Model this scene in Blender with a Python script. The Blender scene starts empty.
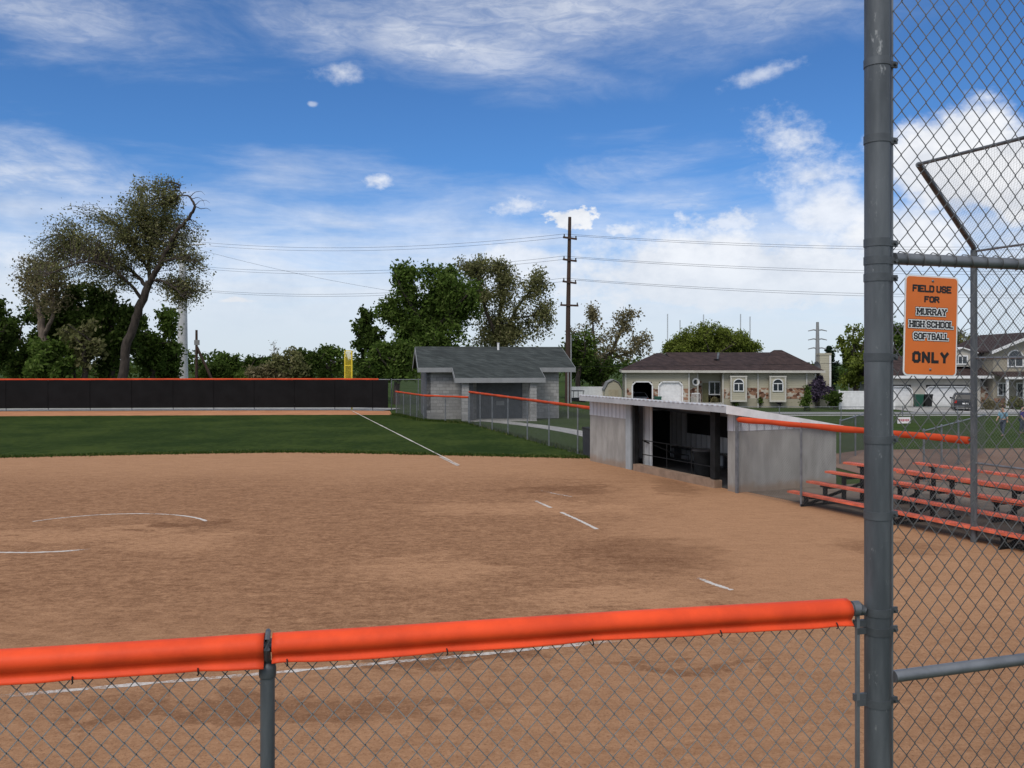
import bpy, math, random
import numpy as np
from mathutils import Vector, Matrix
R = math.radians
sc = bpy.context.scene
col = sc.collection
random.seed(7); rng = np.random.default_rng(7)

# ------------------------------------------------------------------ camera
F, HY, CH = 850.0, 363.0, 3.5          # focal length in px, horizon row, eye height
cd = bpy.data.cameras.new('camera'); cam = bpy.data.objects.new('camera', cd); col.objects.link(cam)
cam.location = (0, 0, CH); cam.rotation_euler = (R(90), 0, 0)
cd.sensor_width = 36; cd.lens = 36 * F / 1024; cd.shift_y = -21 / 1024
cd.clip_start = 0.05; cd.clip_end = 6000
sc.camera = cam
sc.view_settings.view_transform = 'Standard'; sc.view_settings.look = 'None'
sc.view_settings.gamma = 1; sc.view_settings.exposure = 0.2
sc.cycles.use_denoising = True
sc.cycles.max_bounces = 5; sc.cycles.diffuse_bounces = 3; sc.cycles.glossy_bounces = 2
sc.cycles.transparent_max_bounces = 16; sc.cycles.transmission_bounces = 2
sc.cycles.sample_clamp_indirect = 6

# ------------------------------------------------------------------ node helper
class NT:
    def __init__(s, tree): s.t = tree; s.n = tree.nodes; s.l = tree.links
    def new(s, typ, **kw):
        nd = s.n.new(typ)
        for k, v in kw.items(): setattr(nd, k, v)
        return nd
    def put(s, sock, v):
        if hasattr(v, 'is_output') or isinstance(v, bpy.types.NodeSocket): s.l.new(v, sock)
        elif v is not None:
            if isinstance(v, tuple) and len(v) == 3 and sock.type == 'RGBA': v = v + (1,)
            sock.default_value = v
    def m(s, op, a, b=None, c=None, clamp=False):
        nd = s.new('ShaderNodeMath', operation=op, use_clamp=clamp)
        s.put(nd.inputs[0], a)
        if b is not None: s.put(nd.inputs[1], b)
        if c is not None: s.put(nd.inputs[2], c)
        return nd.outputs[0]
    def mix(s, f, a, b, blend='MIX'):
        nd = s.new('ShaderNodeMix', data_type='RGBA', blend_type=blend)
        s.put(nd.inputs[0], f); s.put(nd.inputs[6], a); s.put(nd.inputs[7], b)
        return nd.outputs[2]
    def ss(s, v, a, b):
        nd = s.new('ShaderNodeMapRange', interpolation_type='SMOOTHSTEP')
        s.put(nd.inputs[0], v); s.put(nd.inputs[1], a); s.put(nd.inputs[2], b)
        return nd.outputs[0]
    def noise(s, vec, scale, detail=4, rough=0.55, dist=0.0):
        nd = s.new('ShaderNodeTexNoise'); s.put(nd.inputs['Vector'], vec)
        nd.inputs['Scale'].default_value = scale; nd.inputs['Detail'].default_value = detail
        nd.inputs['Roughness'].default_value = rough; nd.inputs['Distortion'].default_value = dist
        return nd.outputs[0]
    def scale(s, vec, v, add=(0, 0, 0), rot=(0, 0, 0)):
        nd = s.new('ShaderNodeMapping'); s.put(nd.inputs['Vector'], vec)
        nd.inputs['Scale'].default_value = v; nd.inputs['Location'].default_value = add
        nd.inputs['Rotation'].default_value = rot
        return nd.outputs[0]
    def xyz(s, vec):
        nd = s.new('ShaderNodeSeparateXYZ'); s.put(nd.inputs[0], vec); return nd.outputs
    def comb(s, x, y, z):
        nd = s.new('ShaderNodeCombineXYZ')
        for i, v in enumerate((x, y, z)): s.put(nd.inputs[i], v)
        return nd.outputs[0]

# ------------------------------------------------------------------ world: physical sky with cloud layers by direction
SUN_EL, SUN_AZ = R(48), R(205)         # azimuth clockwise from +Y (behind the camera, to its left)
w = bpy.data.worlds.new('World'); sc.world = w; w.use_nodes = True
T = NT(w.node_tree); T.n.clear()
sky = T.new('ShaderNodeTexSky', sky_type='NISHITA', sun_disc=False)
sky.sun_elevation = SUN_EL; sky.sun_rotation = SUN_AZ
sky.altitude = 1300; sky.air_density = 1.0; sky.dust_density = 0.6; sky.ozone_density = 2.2
tc = T.new('ShaderNodeTexCoord'); D = tc.outputs['Generated']
dx, dy, dz = T.xyz(D)
az = T.m('MULTIPLY', T.m('ARCTAN2', dx, dy), 57.2958)
el = T.m('MULTIPLY', T.m('ARCSINE', dz), 57.2958)
ae = T.comb(az, el, 0.0)
nA = T.noise(T.scale(ae, (1, 1.5, 1)), 0.16, 8, 0.62)             # cumulus billows
nB = T.noise(T.scale(ae, (1, 3.0, 1), rot=(0, 0, R(9))), 0.085, 7, 0.62, 0.6)    # streaks
nC = T.noise(T.scale(ae, (0.6, 3.4, 1), (7, 3, 0)), 0.12, 6, 0.6, 0.3)
zz = T.m('ADD', T.m('MAXIMUM', dz, 0.0), 0.10)
pl = T.comb(T.m('DIVIDE', dx, zz), T.m('DIVIDE', dy, zz), 0.0)
nP = T.noise(T.scale(pl, (0.55, 1.0, 1), (2, 5, 0), (0, 0, R(24))), 1.1, 7, 0.6, 0.5)
def aepx(x, y):
    u, v = (x - 512) / F, (HY - y) / F
    return math.degrees(math.atan(u)), math.degrees(math.atan(v / math.sqrt(1 + u * u)))
def blob(cx, cy, rx, ry, nz, amp, lo, hi, dens=1.0, tilt=0.0):
    a, e = aepx(cx, cy); ka = math.degrees(1 / F) * math.cos(R(a)); ra, re = rx * ka, ry * ka
    t = R(tilt); ct, st = math.cos(t), math.sin(t)
    p = T.m('SUBTRACT', az, a); q = T.m('SUBTRACT', el, e)
    p2 = T.m('ADD', T.m('MULTIPLY', p, ct / ra), T.m('MULTIPLY', q, st / ra))
    q2 = T.m('ADD', T.m('MULTIPLY', p, -st / re), T.m('MULTIPLY', q, ct / re))
    d = T.m('SQRT', T.m('ADD', T.m('MULTIPLY', p2, p2), T.m('MULTIPLY', q2, q2)))
    v = T.m('ADD', T.m('SUBTRACT', 1.0, d), T.m('MULTIPLY', T.m('SUBTRACT', nz, 0.5), amp))
    return T.m('MULTIPLY', T.ss(v, lo, hi), dens)
def union(lst):
    o = lst[0]
    for b in lst[1:]: o = T.m('MAXIMUM', o, b)
    return o
nF = T.m('ADD', T.m('MULTIPLY', T.noise(T.scale(ae, (1, 1.4, 1)), 0.5, 6, 0.6), .6), T.m('MULTIPLY', T.noise(T.scale(ae, (1, 1.5, 1)), 1.5, 5, 0.6), .4))
cum = union([
    blob(342, 72, 30, 12, nF, 2.6, -.1, 1.4, .62), blob(376, 181, 20, 9, nF, 2.6, -.1, 1.2, .8),
    blob(313, 104, 7, 4, nF, 1.4, 0.1, 0.7, .4),
    blob(570, 219, 36, 15, nF, 2.7, 0.1, 0.5, .97), blob(624, 230, 26, 12, nF, 2.6, -.1, 0.9, .8),
    blob(520, 206, 44, 12, nF, 2.4, -.1, 1.1, .75, 5), blob(764, 74, 40, 10, nF, 2.4, -.1, 1.2, .55, 12),
    blob(792, 140, 60, 30, nF, 2.4, 0.0, 1.3, .8, -25), blob(812, 176, 74, 28, nF, 2.4, 0.0, 1.3, .75), blob(830, 215, 90, 50, nA, 2.2, 0.0, 0.9, .85), blob(730, 225, 110, 26, nF, 3.0, 0.1, 1.1, .75),
    blob(960, 165, 95, 72, nA, 1.3, 0.08, 0.42, .98), blob(1045, 180, 95, 62, nA, 1.3, 0.08, 0.42, .98),
    blob(900, 240, 130, 70, nA, 1.6, 0.0, 0.8, .95), blob(1250, 150, 260, 110, nA, 2.0, 0.0, 0.7, .95),
    blob(720, 275, 280, 62, nA, 1.6, -.05, 0.55, .92), blob(520, 268, 130, 40, nA, 1.8, 0.0, 0.7, .85), blob(10, 280, 110, 60, nA, 2.0, 0.0, .9, .8), blob(-300, 180, 260, 60, nA, 2.0, 0.0, 0.7, .9)])
nS = T.noise(T.scale(ae, (1, 3.6, 1), rot=(0, 0, R(12))), 0.42, 6, 0.65, 0.8)
cir = T.m('MULTIPLY', T.m('ADD', T.m('MULTIPLY', T.ss(nS, .3, .68), .55), .6), union([
    blob(590, 8, 350, 62, nB, 1.3, -.1, 1.2, .60, -2), blob(430, 44, 220, 42, nB, 1.4, -.1, 1.1, .6, -9), blob(330, 30, 120, 40, nB, 2.2, -.1, 1.3, .5, -9),
    blob(60, 20, 240, 60, nB, 2.4, 0.0, 1.6, .5), blob(30, 175, 180, 60, nB, 2.6, 0.0, 1.3, .66),
    blob(60, 205, 150, 16, nC, 2.5, 0.1, 1.3, .75, 4),
    blob(300, 216, 70, 9, nC, 2.0, 0.1, 1.3, .65), blob(240, 300, 200, 20, nC, 3.0, 0.1, 1.2, .9),
    blob(640, 170, 190, 36, nB, 3.2, 0.2, 1.7, .5, 8), blob(700, 195, 170, 40, nB, 3.2, 0.2, 1.6, .55, 6),
    blob(345, 172, 40, 9, nC, 2.0, 0.1, 1.5, .3, 8), blob(412, 212, 40, 10, nC, 2.0, 0.1, 1.5, .4, 8)]))
veil = T.m('MULTIPLY', T.ss(T.m('ADD', el, T.m('MULTIPLY', T.m('SUBTRACT', nC, 0.5), 14.0)), 14.0, 3.0), .84)
gen = T.m('MULTIPLY', T.m('ADD', T.m('MULTIPLY', T.ss(nP, 0.38, 0.62), .5), .45), T.m('MAXIMUM', T.ss(dy, 0.5, 0.1), T.ss(el, 30.0, 48.0)))   # unseen sky out of the frame, extra cloud added to neutralise its light
cov = T.m('MAXIMUM', T.m('MAXIMUM', cum, cir), T.m('MAXIMUM', veil, gen))
shade = T.ss(T.m('ADD', nA, T.m('MULTIPLY', nF, .5)), 0.45, 0.95)
ccol = T.mix(shade, (6.0, 6.35, 7.0), (8.6, 8.7, 8.9))
lowtint = T.mix(T.ss(el, 0.5, 9.0), (6.3, 6.7, 7.3), ccol)
blue = T.mix(1.0, sky.outputs[0], (0.43, 0.75, 1.08), 'MULTIPLY')
skycol = T.mix(T.m('MINIMUM', cov, 1.0), blue, lowtint)
bg = T.new('ShaderNodeBackground'); T.put(bg.inputs[0], skycol); bg.inputs[1].default_value = 0.1
T.l.new(bg.outputs[0], T.new('ShaderNodeOutputWorld').inputs[0])

sd = bpy.data.lights.new('sun', 'SUN'); sun = bpy.data.objects.new('sun', sd); col.objects.link(sun)
sd.energy = 1.6; sd.angle = R(24); sd.color = (1, .93, .84)
sv = Vector((math.sin(SUN_AZ) * math.cos(SUN_EL), math.cos(SUN_AZ) * math.cos(SUN_EL), math.sin(SUN_EL)))
sun.rotation_euler = (-sv).to_track_quat('-Z', 'Y').to_euler()

# ------------------------------------------------------------------ placing helpers
def gz(x, y):                                   # terrain: the street beyond the field lies a little lower
    def s(a, b, v):
        t = np.clip((v - a) / (b - a), 0, 1); return t * t * (3 - 2 * t)
    return -0.9 * s(34, 62, y) * s(3, 13, x)
def at(x, y, d): return ((x - 512) / F * d, d, CH - (y - HY) / F * d)
def gp(x, y, z=0.0):
    d = (CH - z) * F / (y - HY); return ((x - 512) / F * d, d)

# ------------------------------------------------------------------ mesh builder
class MB:
    def __init__(s): s.v = []; s.f = []; s.n = 0
    def add(s, v, f):
        v = np.asarray(v, float).reshape(-1, 3)
        s.v.append(v); s.f += [tuple(int(i) + s.n for i in q) for q in f]; s.n += len(v); return s
    def addq(s, v, f):                           # many quads as an array
        v = np.asarray(v, float); s.v.append(v)
        s.f += (np.asarray(f) + s.n).tolist(); s.n += len(v); return s
    def box(s, x0, x1, y0, y1, z0, z1, M=None):
        v = np.array([(x, y, z) for z in (z0, z1) for y in (y0, y1) for x in (x0, x1)], float)
        if M is not None: v = np.array([M @ Vector(p) for p in v])
        return s.add(v, [(0, 2, 3, 1), (4, 5, 7, 6), (0, 1, 5, 4), (2, 6, 7, 3), (0, 4, 6, 2), (1, 3, 7, 5)])
    def prism(s, pts, a, b, axis='z', M=None):   # polygon in the plane normal to axis, pushed from a to b
        n = len(pts); v = []
        for h in (a, b):
            for p, q in pts:
                v.append((p, q, h) if axis == 'z' else (p, h, q) if axis == 'y' else (h, p, q))
        if M is not None: v = [M @ Vector(p) for p in v]
        f = [tuple(range(n))[::-1], tuple(range(n, 2 * n))] + [(i, (i + 1) % n, n + (i + 1) % n, n + i) for i in range(n)]
        return s.add(v, f)
    def tube(s, pts, r, n=8, cap=True, sx=1.0):
        P = np.array(pts, float); m = len(P); rr = np.full(m, r) if np.isscalar(r) else np.asarray(r, float)
        tg = np.gradient(P, axis=0); tg /= np.linalg.norm(tg, axis=1)[:, None] + 1e-9
        ref = np.array((0, 0, 1.0)) if abs(tg[:, 2]).mean() < .8 else np.array((1.0, 0, 0))
        A = np.cross(tg, ref); A /= np.linalg.norm(A, axis=1)[:, None] + 1e-9
        B = np.cross(tg, A); th = np.arange(n) / n * 2 * np.pi
        V = P[:, None] + rr[:, None, None] * (np.cos(th)[None, :, None] * A[:, None] * sx + np.sin(th)[None, :, None] * B[:, None])
        f = [(i * n + j, i * n + (j + 1) % n, (i + 1) * n + (j + 1) % n, (i + 1) * n + j) for i in range(m - 1) for j in range(n)]
        if cap: f += [tuple(range(n))[::-1], tuple(range((m - 1) * n, m * n))]
        return s.add(V.reshape(-1, 3), f)
    def lathe(s, prof, n=16, c=(0, 0, 0), cap=True):
        th = np.arange(n) / n * 2 * np.pi; V = []
        for r, z in prof: V += [(c[0] + r * math.cos(t), c[1] + r * math.sin(t), c[2] + z) for t in th]
        m = len(prof)
        f = [(i * n + j, i * n + (j + 1) % n, (i + 1) * n + (j + 1) % n, (i + 1) * n + j) for i in range(m - 1) for j in range(n)]
        if cap: f += [tuple(range(n))[::-1], tuple(range((m - 1) * n, m * n))]
        return s.add(V, f)
    def link(s, p0, U, V, Lu, Lv, r=.0022, pitch=.072, vr=1.12, n=4, jit=0.0, joints=False):   # chain-link fabric of woven zig-zag wires
        U = np.array(U, float); V = np.array(V, float); Nn = np.cross(U, V); Nn /= np.linalg.norm(Nn)
        p0 = np.array(p0, float); nw = int(Lu / pitch); hs = pitch / 2 * vr; k = int(Lv / hs) + 1; pitch = pitch / 2; nw *= 2
        kk = np.arange(k); th = np.arange(n) / n * 2 * np.pi + .4
        i = np.arange(nw)[:, None]
        right = ((kk[None] + i) % 2)
        u = (i + right) * pitch; vv = np.broadcast_to(kk * hs, u.shape); nn = np.where(right == 1, r, -r)
        if jit:
            uu = u + jit * np.sin(vv * 3.1 + u * 2.3); bulge = jit * 2 * np.sin(u * 2.9 + 1) * np.sin(vv * 1.7)
        else: uu, bulge = u, 0
        C = p0 + uu[..., None] * U + vv[..., None] * V + (nn + bulge)[..., None] * Nn
        ring = (np.cos(th) * 1.42 * r)[:, None] * U + (np.sin(th) * r)[:, None] * Nn
        VV = C[:, :, None] + ring[None, None]
        base = (np.arange(nw)[:, None, None] * k + np.arange(k - 1)[None, :, None]) * n
        j = np.arange(n)[None, None]; j2 = (j + 1) % n
        Fq = np.stack([base + j, base + j2, base + n + j2, base + n + j], -1).reshape(-1, 4)
        s.addq(VV.reshape(-1, 3), Fq)
        if joints:                                # dark knots where two wires cross, their occlusion put into the colour
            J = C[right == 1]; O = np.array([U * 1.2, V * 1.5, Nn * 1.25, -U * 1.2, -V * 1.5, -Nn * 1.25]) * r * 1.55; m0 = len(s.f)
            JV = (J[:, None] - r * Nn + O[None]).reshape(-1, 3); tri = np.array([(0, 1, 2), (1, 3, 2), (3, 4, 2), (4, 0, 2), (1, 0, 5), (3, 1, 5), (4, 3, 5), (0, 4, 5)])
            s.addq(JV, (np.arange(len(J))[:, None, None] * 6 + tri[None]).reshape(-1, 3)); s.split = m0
        return s
    def build(s, name, mat, parent=None, smooth=35):
        me = bpy.data.meshes.new(name)
        V = np.concatenate(s.v)
        me.from_pydata(V.tolist() if len(V) < 4000 else V, [], s.f)
        me.materials.append(mat)
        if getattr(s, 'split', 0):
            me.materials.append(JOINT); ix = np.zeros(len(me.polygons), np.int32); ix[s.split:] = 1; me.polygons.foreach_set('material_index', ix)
        if smooth:
            me.polygons.foreach_set('use_smooth', np.ones(len(me.polygons), bool))
            if smooth < 170: me.set_sharp_from_angle(angle=R(smooth))
        o = bpy.data.objects.new(name, me); col.objects.link(o)
        if parent: o.parent = parent
        return o

def tag(o, label=None, cat=None, group=None, kind=None):
    if label: o['label'] = label
    if cat: o['category'] = cat
    if group: o['group'] = group
    if kind: o['kind'] = kind
    return o
def thing(name, label, cat, loc=(0, 0, 0), rz=0.0, group=None):
    o = bpy.data.objects.new(name, None); col.objects.link(o); o.empty_display_size = .2
    o.location = loc; o.rotation_euler = (0, 0, rz); return tag(o, label, cat, group)
def copy_tree(o, parent=None):
    c = o.copy(); col.objects.link(c)
    if parent: c.parent = parent
    for ch in [q for q in col.objects if q.parent == o]: copy_tree(ch, c)
    return c
def struct(name, mb, m, smooth=35): return tag(mb.build(name, m, None, smooth), kind='structure')

# ------------------------------------------------------------------ materials
def mat(name, c, rough=.6, var=.12, nscale=6.0, bump=0.0, bscale=40.0, metal=0.0, spec=.4, c2=None, stretch=(1, 1, 1)):
    m = bpy.data.materials.new(name); m.use_nodes = True; t = NT(m.node_tree); b = t.n['Principled BSDF']
    o = t.new('ShaderNodeTexCoord').outputs['Object']; v = t.scale(o, stretch)
    n1 = t.noise(v, nscale, 6, .6)
    lo = tuple(x * (1 - var * 1.6) for x in c); hi = tuple(min(1, x * (1 + var * 1.3)) for x in c)
    t.put(b.inputs['Base Color'], t.mix(t.ss(n1, .3, .7), c2 or lo, hi))
    b.inputs['Roughness'].default_value = rough; b.inputs['Metallic'].default_value = metal
    b.inputs['Specular IOR Level'].default_value = spec
    if bump:
        bn = t.new('ShaderNodeBump'); bn.inputs['Strength'].default_value = bump; bn.inputs['Distance'].default_value = .01
        t.put(bn.inputs['Height'], t.noise(v, bscale, 5, .6)); t.l.new(bn.outputs[0], b.inputs['Normal'])
    return m
def wallmat(name, c, kind, c2=None, size=.4, rough=.8):
    """kind: block / lap / rib / shingle / stone, drawn on (x+y, z) of the object."""
    m = bpy.data.materials.new(name); m.use_nodes = True; t = NT(m.node_tree); b = t.n['Principled BSDF']
    o = t.new('ShaderNodeTexCoord').outputs['Object']; x, y, z = t.xyz(o)
    h = t.m('ADD', x, y); p = t.comb(h, z, 0.0)
    n1 = t.noise(o, 1.3, 6, .65); n2 = t.noise(o, 14, 4, .6)
    bn = t.new('ShaderNodeBump'); bn.inputs['Distance'].default_value = .02; bn.inputs['Strength'].default_value = .7
    c2 = c2 or tuple(k * .75 for k in c)
    base = t.mix(t.ss(n1, .3, .72), c2, c); base = t.mix(t.m('MULTIPLY', n2, .5), base, tuple(k * .8 for k in c))
    if kind == 'stone':
        vo = t.new('ShaderNodeTexVoronoi', feature='F1'); t.put(vo.inputs['Vector'], t.scale(p, (1, 1.5, 1))); vo.inputs['Scale'].default_value = 1 / size
        sx = t.xyz(vo.outputs['Color'])
        base = t.mix(t.ss(sx[0], .25, .6), (.10, .045, .03), (.30, .17, .11)); base = t.mix(t.ss(sx[1], .86, .92), base, (.50, .45, .37))
        base = t.mix(t.ss(vo.outputs['Distance'], .62, .80), base, (.45, .41, .35)); t.put(bn.inputs['Height'], t.m('MULTIPLY', vo.outputs['Distance'], -1.0))
    elif kind in ('block', 'shingle'):
        br = t.new('ShaderNodeTexBrick'); t.put(br.inputs['Vector'], p)
        br.inputs['Scale'].default_value = 1.0; br.inputs['Brick Width'].default_value = size
        br.inputs['Row Height'].default_value = size * (.5 if kind != 'shingle' else .45)
        br.inputs['Mortar Size'].default_value = .012 if kind != 'shingle' else .008
        br.inputs['Mortar Smooth'].default_value = .3
        k = .16 if kind == 'block' else .3
        br.inputs['Color1'].default_value = (1 - k, 1 - k, 1 - k, 1); br.inputs['Color2'].default_value = (1 + k, 1 + k, 1 + k, 1)
        br.inputs['Mortar'].default_value = (.72, .72, .72, 1) if kind != 'stone' else (1.5, 1.45, 1.35, 1)
        base = t.mix(1.0, base, br.outputs[0], 'MULTIPLY')
        t.put(bn.inputs['Height'], t.m('MULTIPLY', br.outputs[1], -1.0))
    elif kind == 'lap':
        sw = t.m('FRACT', t.m('MULTIPLY', z, 1 / size)); t.put(bn.inputs['Height'], t.m('MULTIPLY', sw, -1.0))
    elif kind == 'rib':
        sw = t.m('ABSOLUTE', t.m('SUBTRACT', t.m('FRACT', t.m('MULTIPLY', h, 1 / size)), .5))
        rr = t.ss(sw, .34, .46); base = t.mix(t.m('MULTIPLY', rr, .45), base, tuple(k * .35 for k in c)); t.put(bn.inputs['Height'], rr); bn.inputs['Strength'].default_value = 1.0  # groove shade is darkened into the base colour as well as bumped
    t.put(b.inputs['Base Color'], base); b.inputs['Roughness'].default_value = rough; b.inputs['Specular IOR Level'].default_value = .2
    t.l.new(bn.outputs[0], b.inputs['Normal']); return m
def leafmat(name, c1, c2, c3, trans=.42):
    m = bpy.data.materials.new(name); m.use_nodes = True; t = NT(m.node_tree); t.n.remove(t.n['Principled BSDF'])
    g = t.new('ShaderNodeNewGeometry'); o = t.new('ShaderNodeTexCoord').outputs['Object']
    n = t.noise(o, .45, 3, .6); r = g.outputs['Random Per Island']
    c = t.mix(t.ss(t.m('ADD', t.m('MULTIPLY', r, .5), t.m('MULTIPLY', n, .6)), .3, .8), c1, c2)
    c = t.mix(t.ss(r, .82, .95), c, c3)
    d = t.new('ShaderNodeBsdfDiffuse'); t.put(d.inputs[0], c)
    tr = t.new('ShaderNodeBsdfTranslucent'); t.put(tr.inputs[0], c)
    mx = t.new('ShaderNodeMixShader'); mx.inputs[0].default_value = trans
    t.l.new(d.outputs[0], mx.inputs[1]); t.l.new(tr.outputs[0], mx.inputs[2])
    t.l.new(mx.outputs[0], t.n['Material Output'].inputs[0]); return m

GALV = mat('galvanised steel', (.20, .21, .225), .5, .18, 5, .08, 60, .55, c2=(.15, .16, .175))
POSTM = mat('weathered grey steel post', (.115, .125, .135), .5, .22, 3.5, .12, 30, .35, c2=(.075, .085, .095), stretch=(3, 3, .5))
t_ = NT(POSTM.node_tree); b_c = t_.n['Principled BSDF']; lk = b_c.inputs['Base Color'].links[0].from_socket
oc = t_.new('ShaderNodeTexCoord').outputs['Object']
fl = t_.m('MULTIPLY', t_.ss(t_.noise(t_.scale(oc, (1, 1, .45)), 26, 5, .75), .60, .72), t_.ss(t_.noise(oc, 2.6, 4, .6), .42, .62))
c1_ = t_.mix(t_.m('MULTIPLY', fl, .95), lk, (.36, .37, .375))
ru = t_.m('MULTIPLY', t_.ss(t_.noise(t_.scale(oc, (1, 1, .3), (3, 3, 0)), 9, 6, .7), .62, .75), .5)
t_.put(b_c.inputs['Base Color'], t_.mix(ru, c1_, (.16, .165, .165)))
BAND = mat('steel band', (.10, .11, .12), .5, .15, 8, 0, 40, .4)
WIRE = mat('chain link wire', (.30, .295, .29), .55, .15, 8, 0, 40, .25)
WIREB = mat('backstop wire', (.15, .15, .15), .55, .15, 8, 0, 40, .35)  # darker copy of the wire, its backlit look against the sky put into the colour
JOINT = mat('occlusion dark wire joint', (.035, .036, .037), .7, .2, 8, spec=.2)  # near-black colour paints the occlusion at the wire crossings
WIREF = mat('far chain link wire', (.16, .165, .17), .55, .1, 4, 0, 40, .4)
ORANGE = mat('orange vinyl cap', (.84, .082, .020), .55, .05, 5, .10, 26, 0, .22, c2=(.66, .062, .018))
ORANGEF = mat('faded orange vinyl cap', (.58, .075, .025), .65, .12, 1.2, spec=.15)
ORSEAT = mat('orange coated seat plank', (.72, .15, .075), .45, .18, 4)
BLACKST = mat('black steel', (.016, .017, .018), .65, .2, 4, spec=.15)
DARKST = mat('dark grey plank', (.06, .062, .066), .55, .2, 4)
WHITE = mat('white paint', (.74, .74, .74), .5, .06, 3)
WHITED = mat('white metal siding', (.62, .64, .68), .45, .06, 3)
CONC = mat('weathered concrete', (.31, .302, .285), .9, .12, 2.2, .25, 25, c2=(.25, .243, .228), stretch=(1.4, 1.4, .4))
t_ = NT(CONC.node_tree); b_c = t_.n['Principled BSDF']; lk = b_c.inputs['Base Color'].links[0].from_socket
oc = t_.new('ShaderNodeTexCoord').outputs['Object']; zc_ = t_.xyz(oc)[2]
sp_n = t_.m('ADD', zc_, t_.m('MULTIPLY', t_.m('SUBTRACT', t_.noise(oc, 1.6, 6, .7), .5), .55))
t_.put(b_c.inputs['Base Color'], t_.mix(t_.m('MULTIPLY', t_.ss(sp_n, .34, .08), .6), lk, (.26, .165, .10)))
WALK = mat('pale concrete slab', (.38, .37, .35), .9, .12, 1.5, .1, 20)
ASPH = mat('grey driveway', (.24, .24, .24), .9, .1, .8)
BLOCK = wallmat('grey block wall', (.36, .355, .345), 'block', (.29, .285, .28), .4)
BLOCKD = wallmat('dark grey block wall', (.16, .165, .175), 'block', (.13, .135, .145), .4)
SHING = wallmat('dark shingle', (.058, .066, .063), 'shingle', (.040, .047, .045), .3, .9)
SHINGB = wallmat('brown shingle', (.062, .040, .036), 'shingle', (.045, .030, .028), .3, .9)
TRIM = mat('light grey trim', (.25, .255, .26), .6, .06, 2)
BEIGE = wallmat('beige siding', (.46, .43, .33), 'lap', (.42, .39, .30), .22, .7)
STONE = wallmat('mixed field stone', (.30, .20, .14), 'stone', None, .36, .9)
CREAM = mat('cream wall', (.48, .45, .40), .8, .06, 2)
GLASS = mat('window glass', (.025, .032, .042), .08, .2, 1.5, spec=.8)
DARK = mat('dark opening', (.012, .012, .013), .8, .2, 2)
WOODP = mat('creosoted wood', (.055, .032, .024), .85, .25, 2, .3, 20, stretch=(4, 4, .3))
STEELP = mat('pale steel pole', (.50, .51, .52), .6, .08, 1.0)
BARK = mat('grey brown bark', (.050, .039, .032), .95, .3, 3, .5, 14, stretch=(2, 2, .5))
BARKP = mat('pale brown bark', (.16, .125, .10), .95, .25, 3, .5, 14, stretch=(2, 2, .5))
YELLOW = mat('yellow paint', (.70, .55, .04), .5, .06, 3)
WINDSC = mat('black windscreen fabric', (.011, .011, .012), .9, .10, 1.1, .2, 6, spec=.1)
L_OLIVE = leafmat('sparse olive leaves', (.13, .14, .055), (.24, .24, .105), (.34, .315, .165))
L_TAN = leafmat('tan spring leaves', (.15, .135, .068), (.25, .22, .12), (.34, .29, .18))
L_GREEN = leafmat('mid green leaves', (.062, .105, .022), (.115, .175, .036), (.17, .23, .065))
L_DARK = leafmat('dark green leaves', (.042, .070, .016), (.075, .115, .026), (.12, .16, .045))
L_BRIGHT = leafmat('fresh green leaves', (.125, .16, .028), (.19, .235, .045), (.24, .28, .075))
L_CONE = leafmat('conifer needles', (.012, .024, .014), (.024, .042, .022), (.035, .055, .03), .1)
L_LILAC = leafmat('lilac flowers and leaves', (.06, .05, .07), (.11, .085, .13), (.17, .13, .20))

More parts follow.
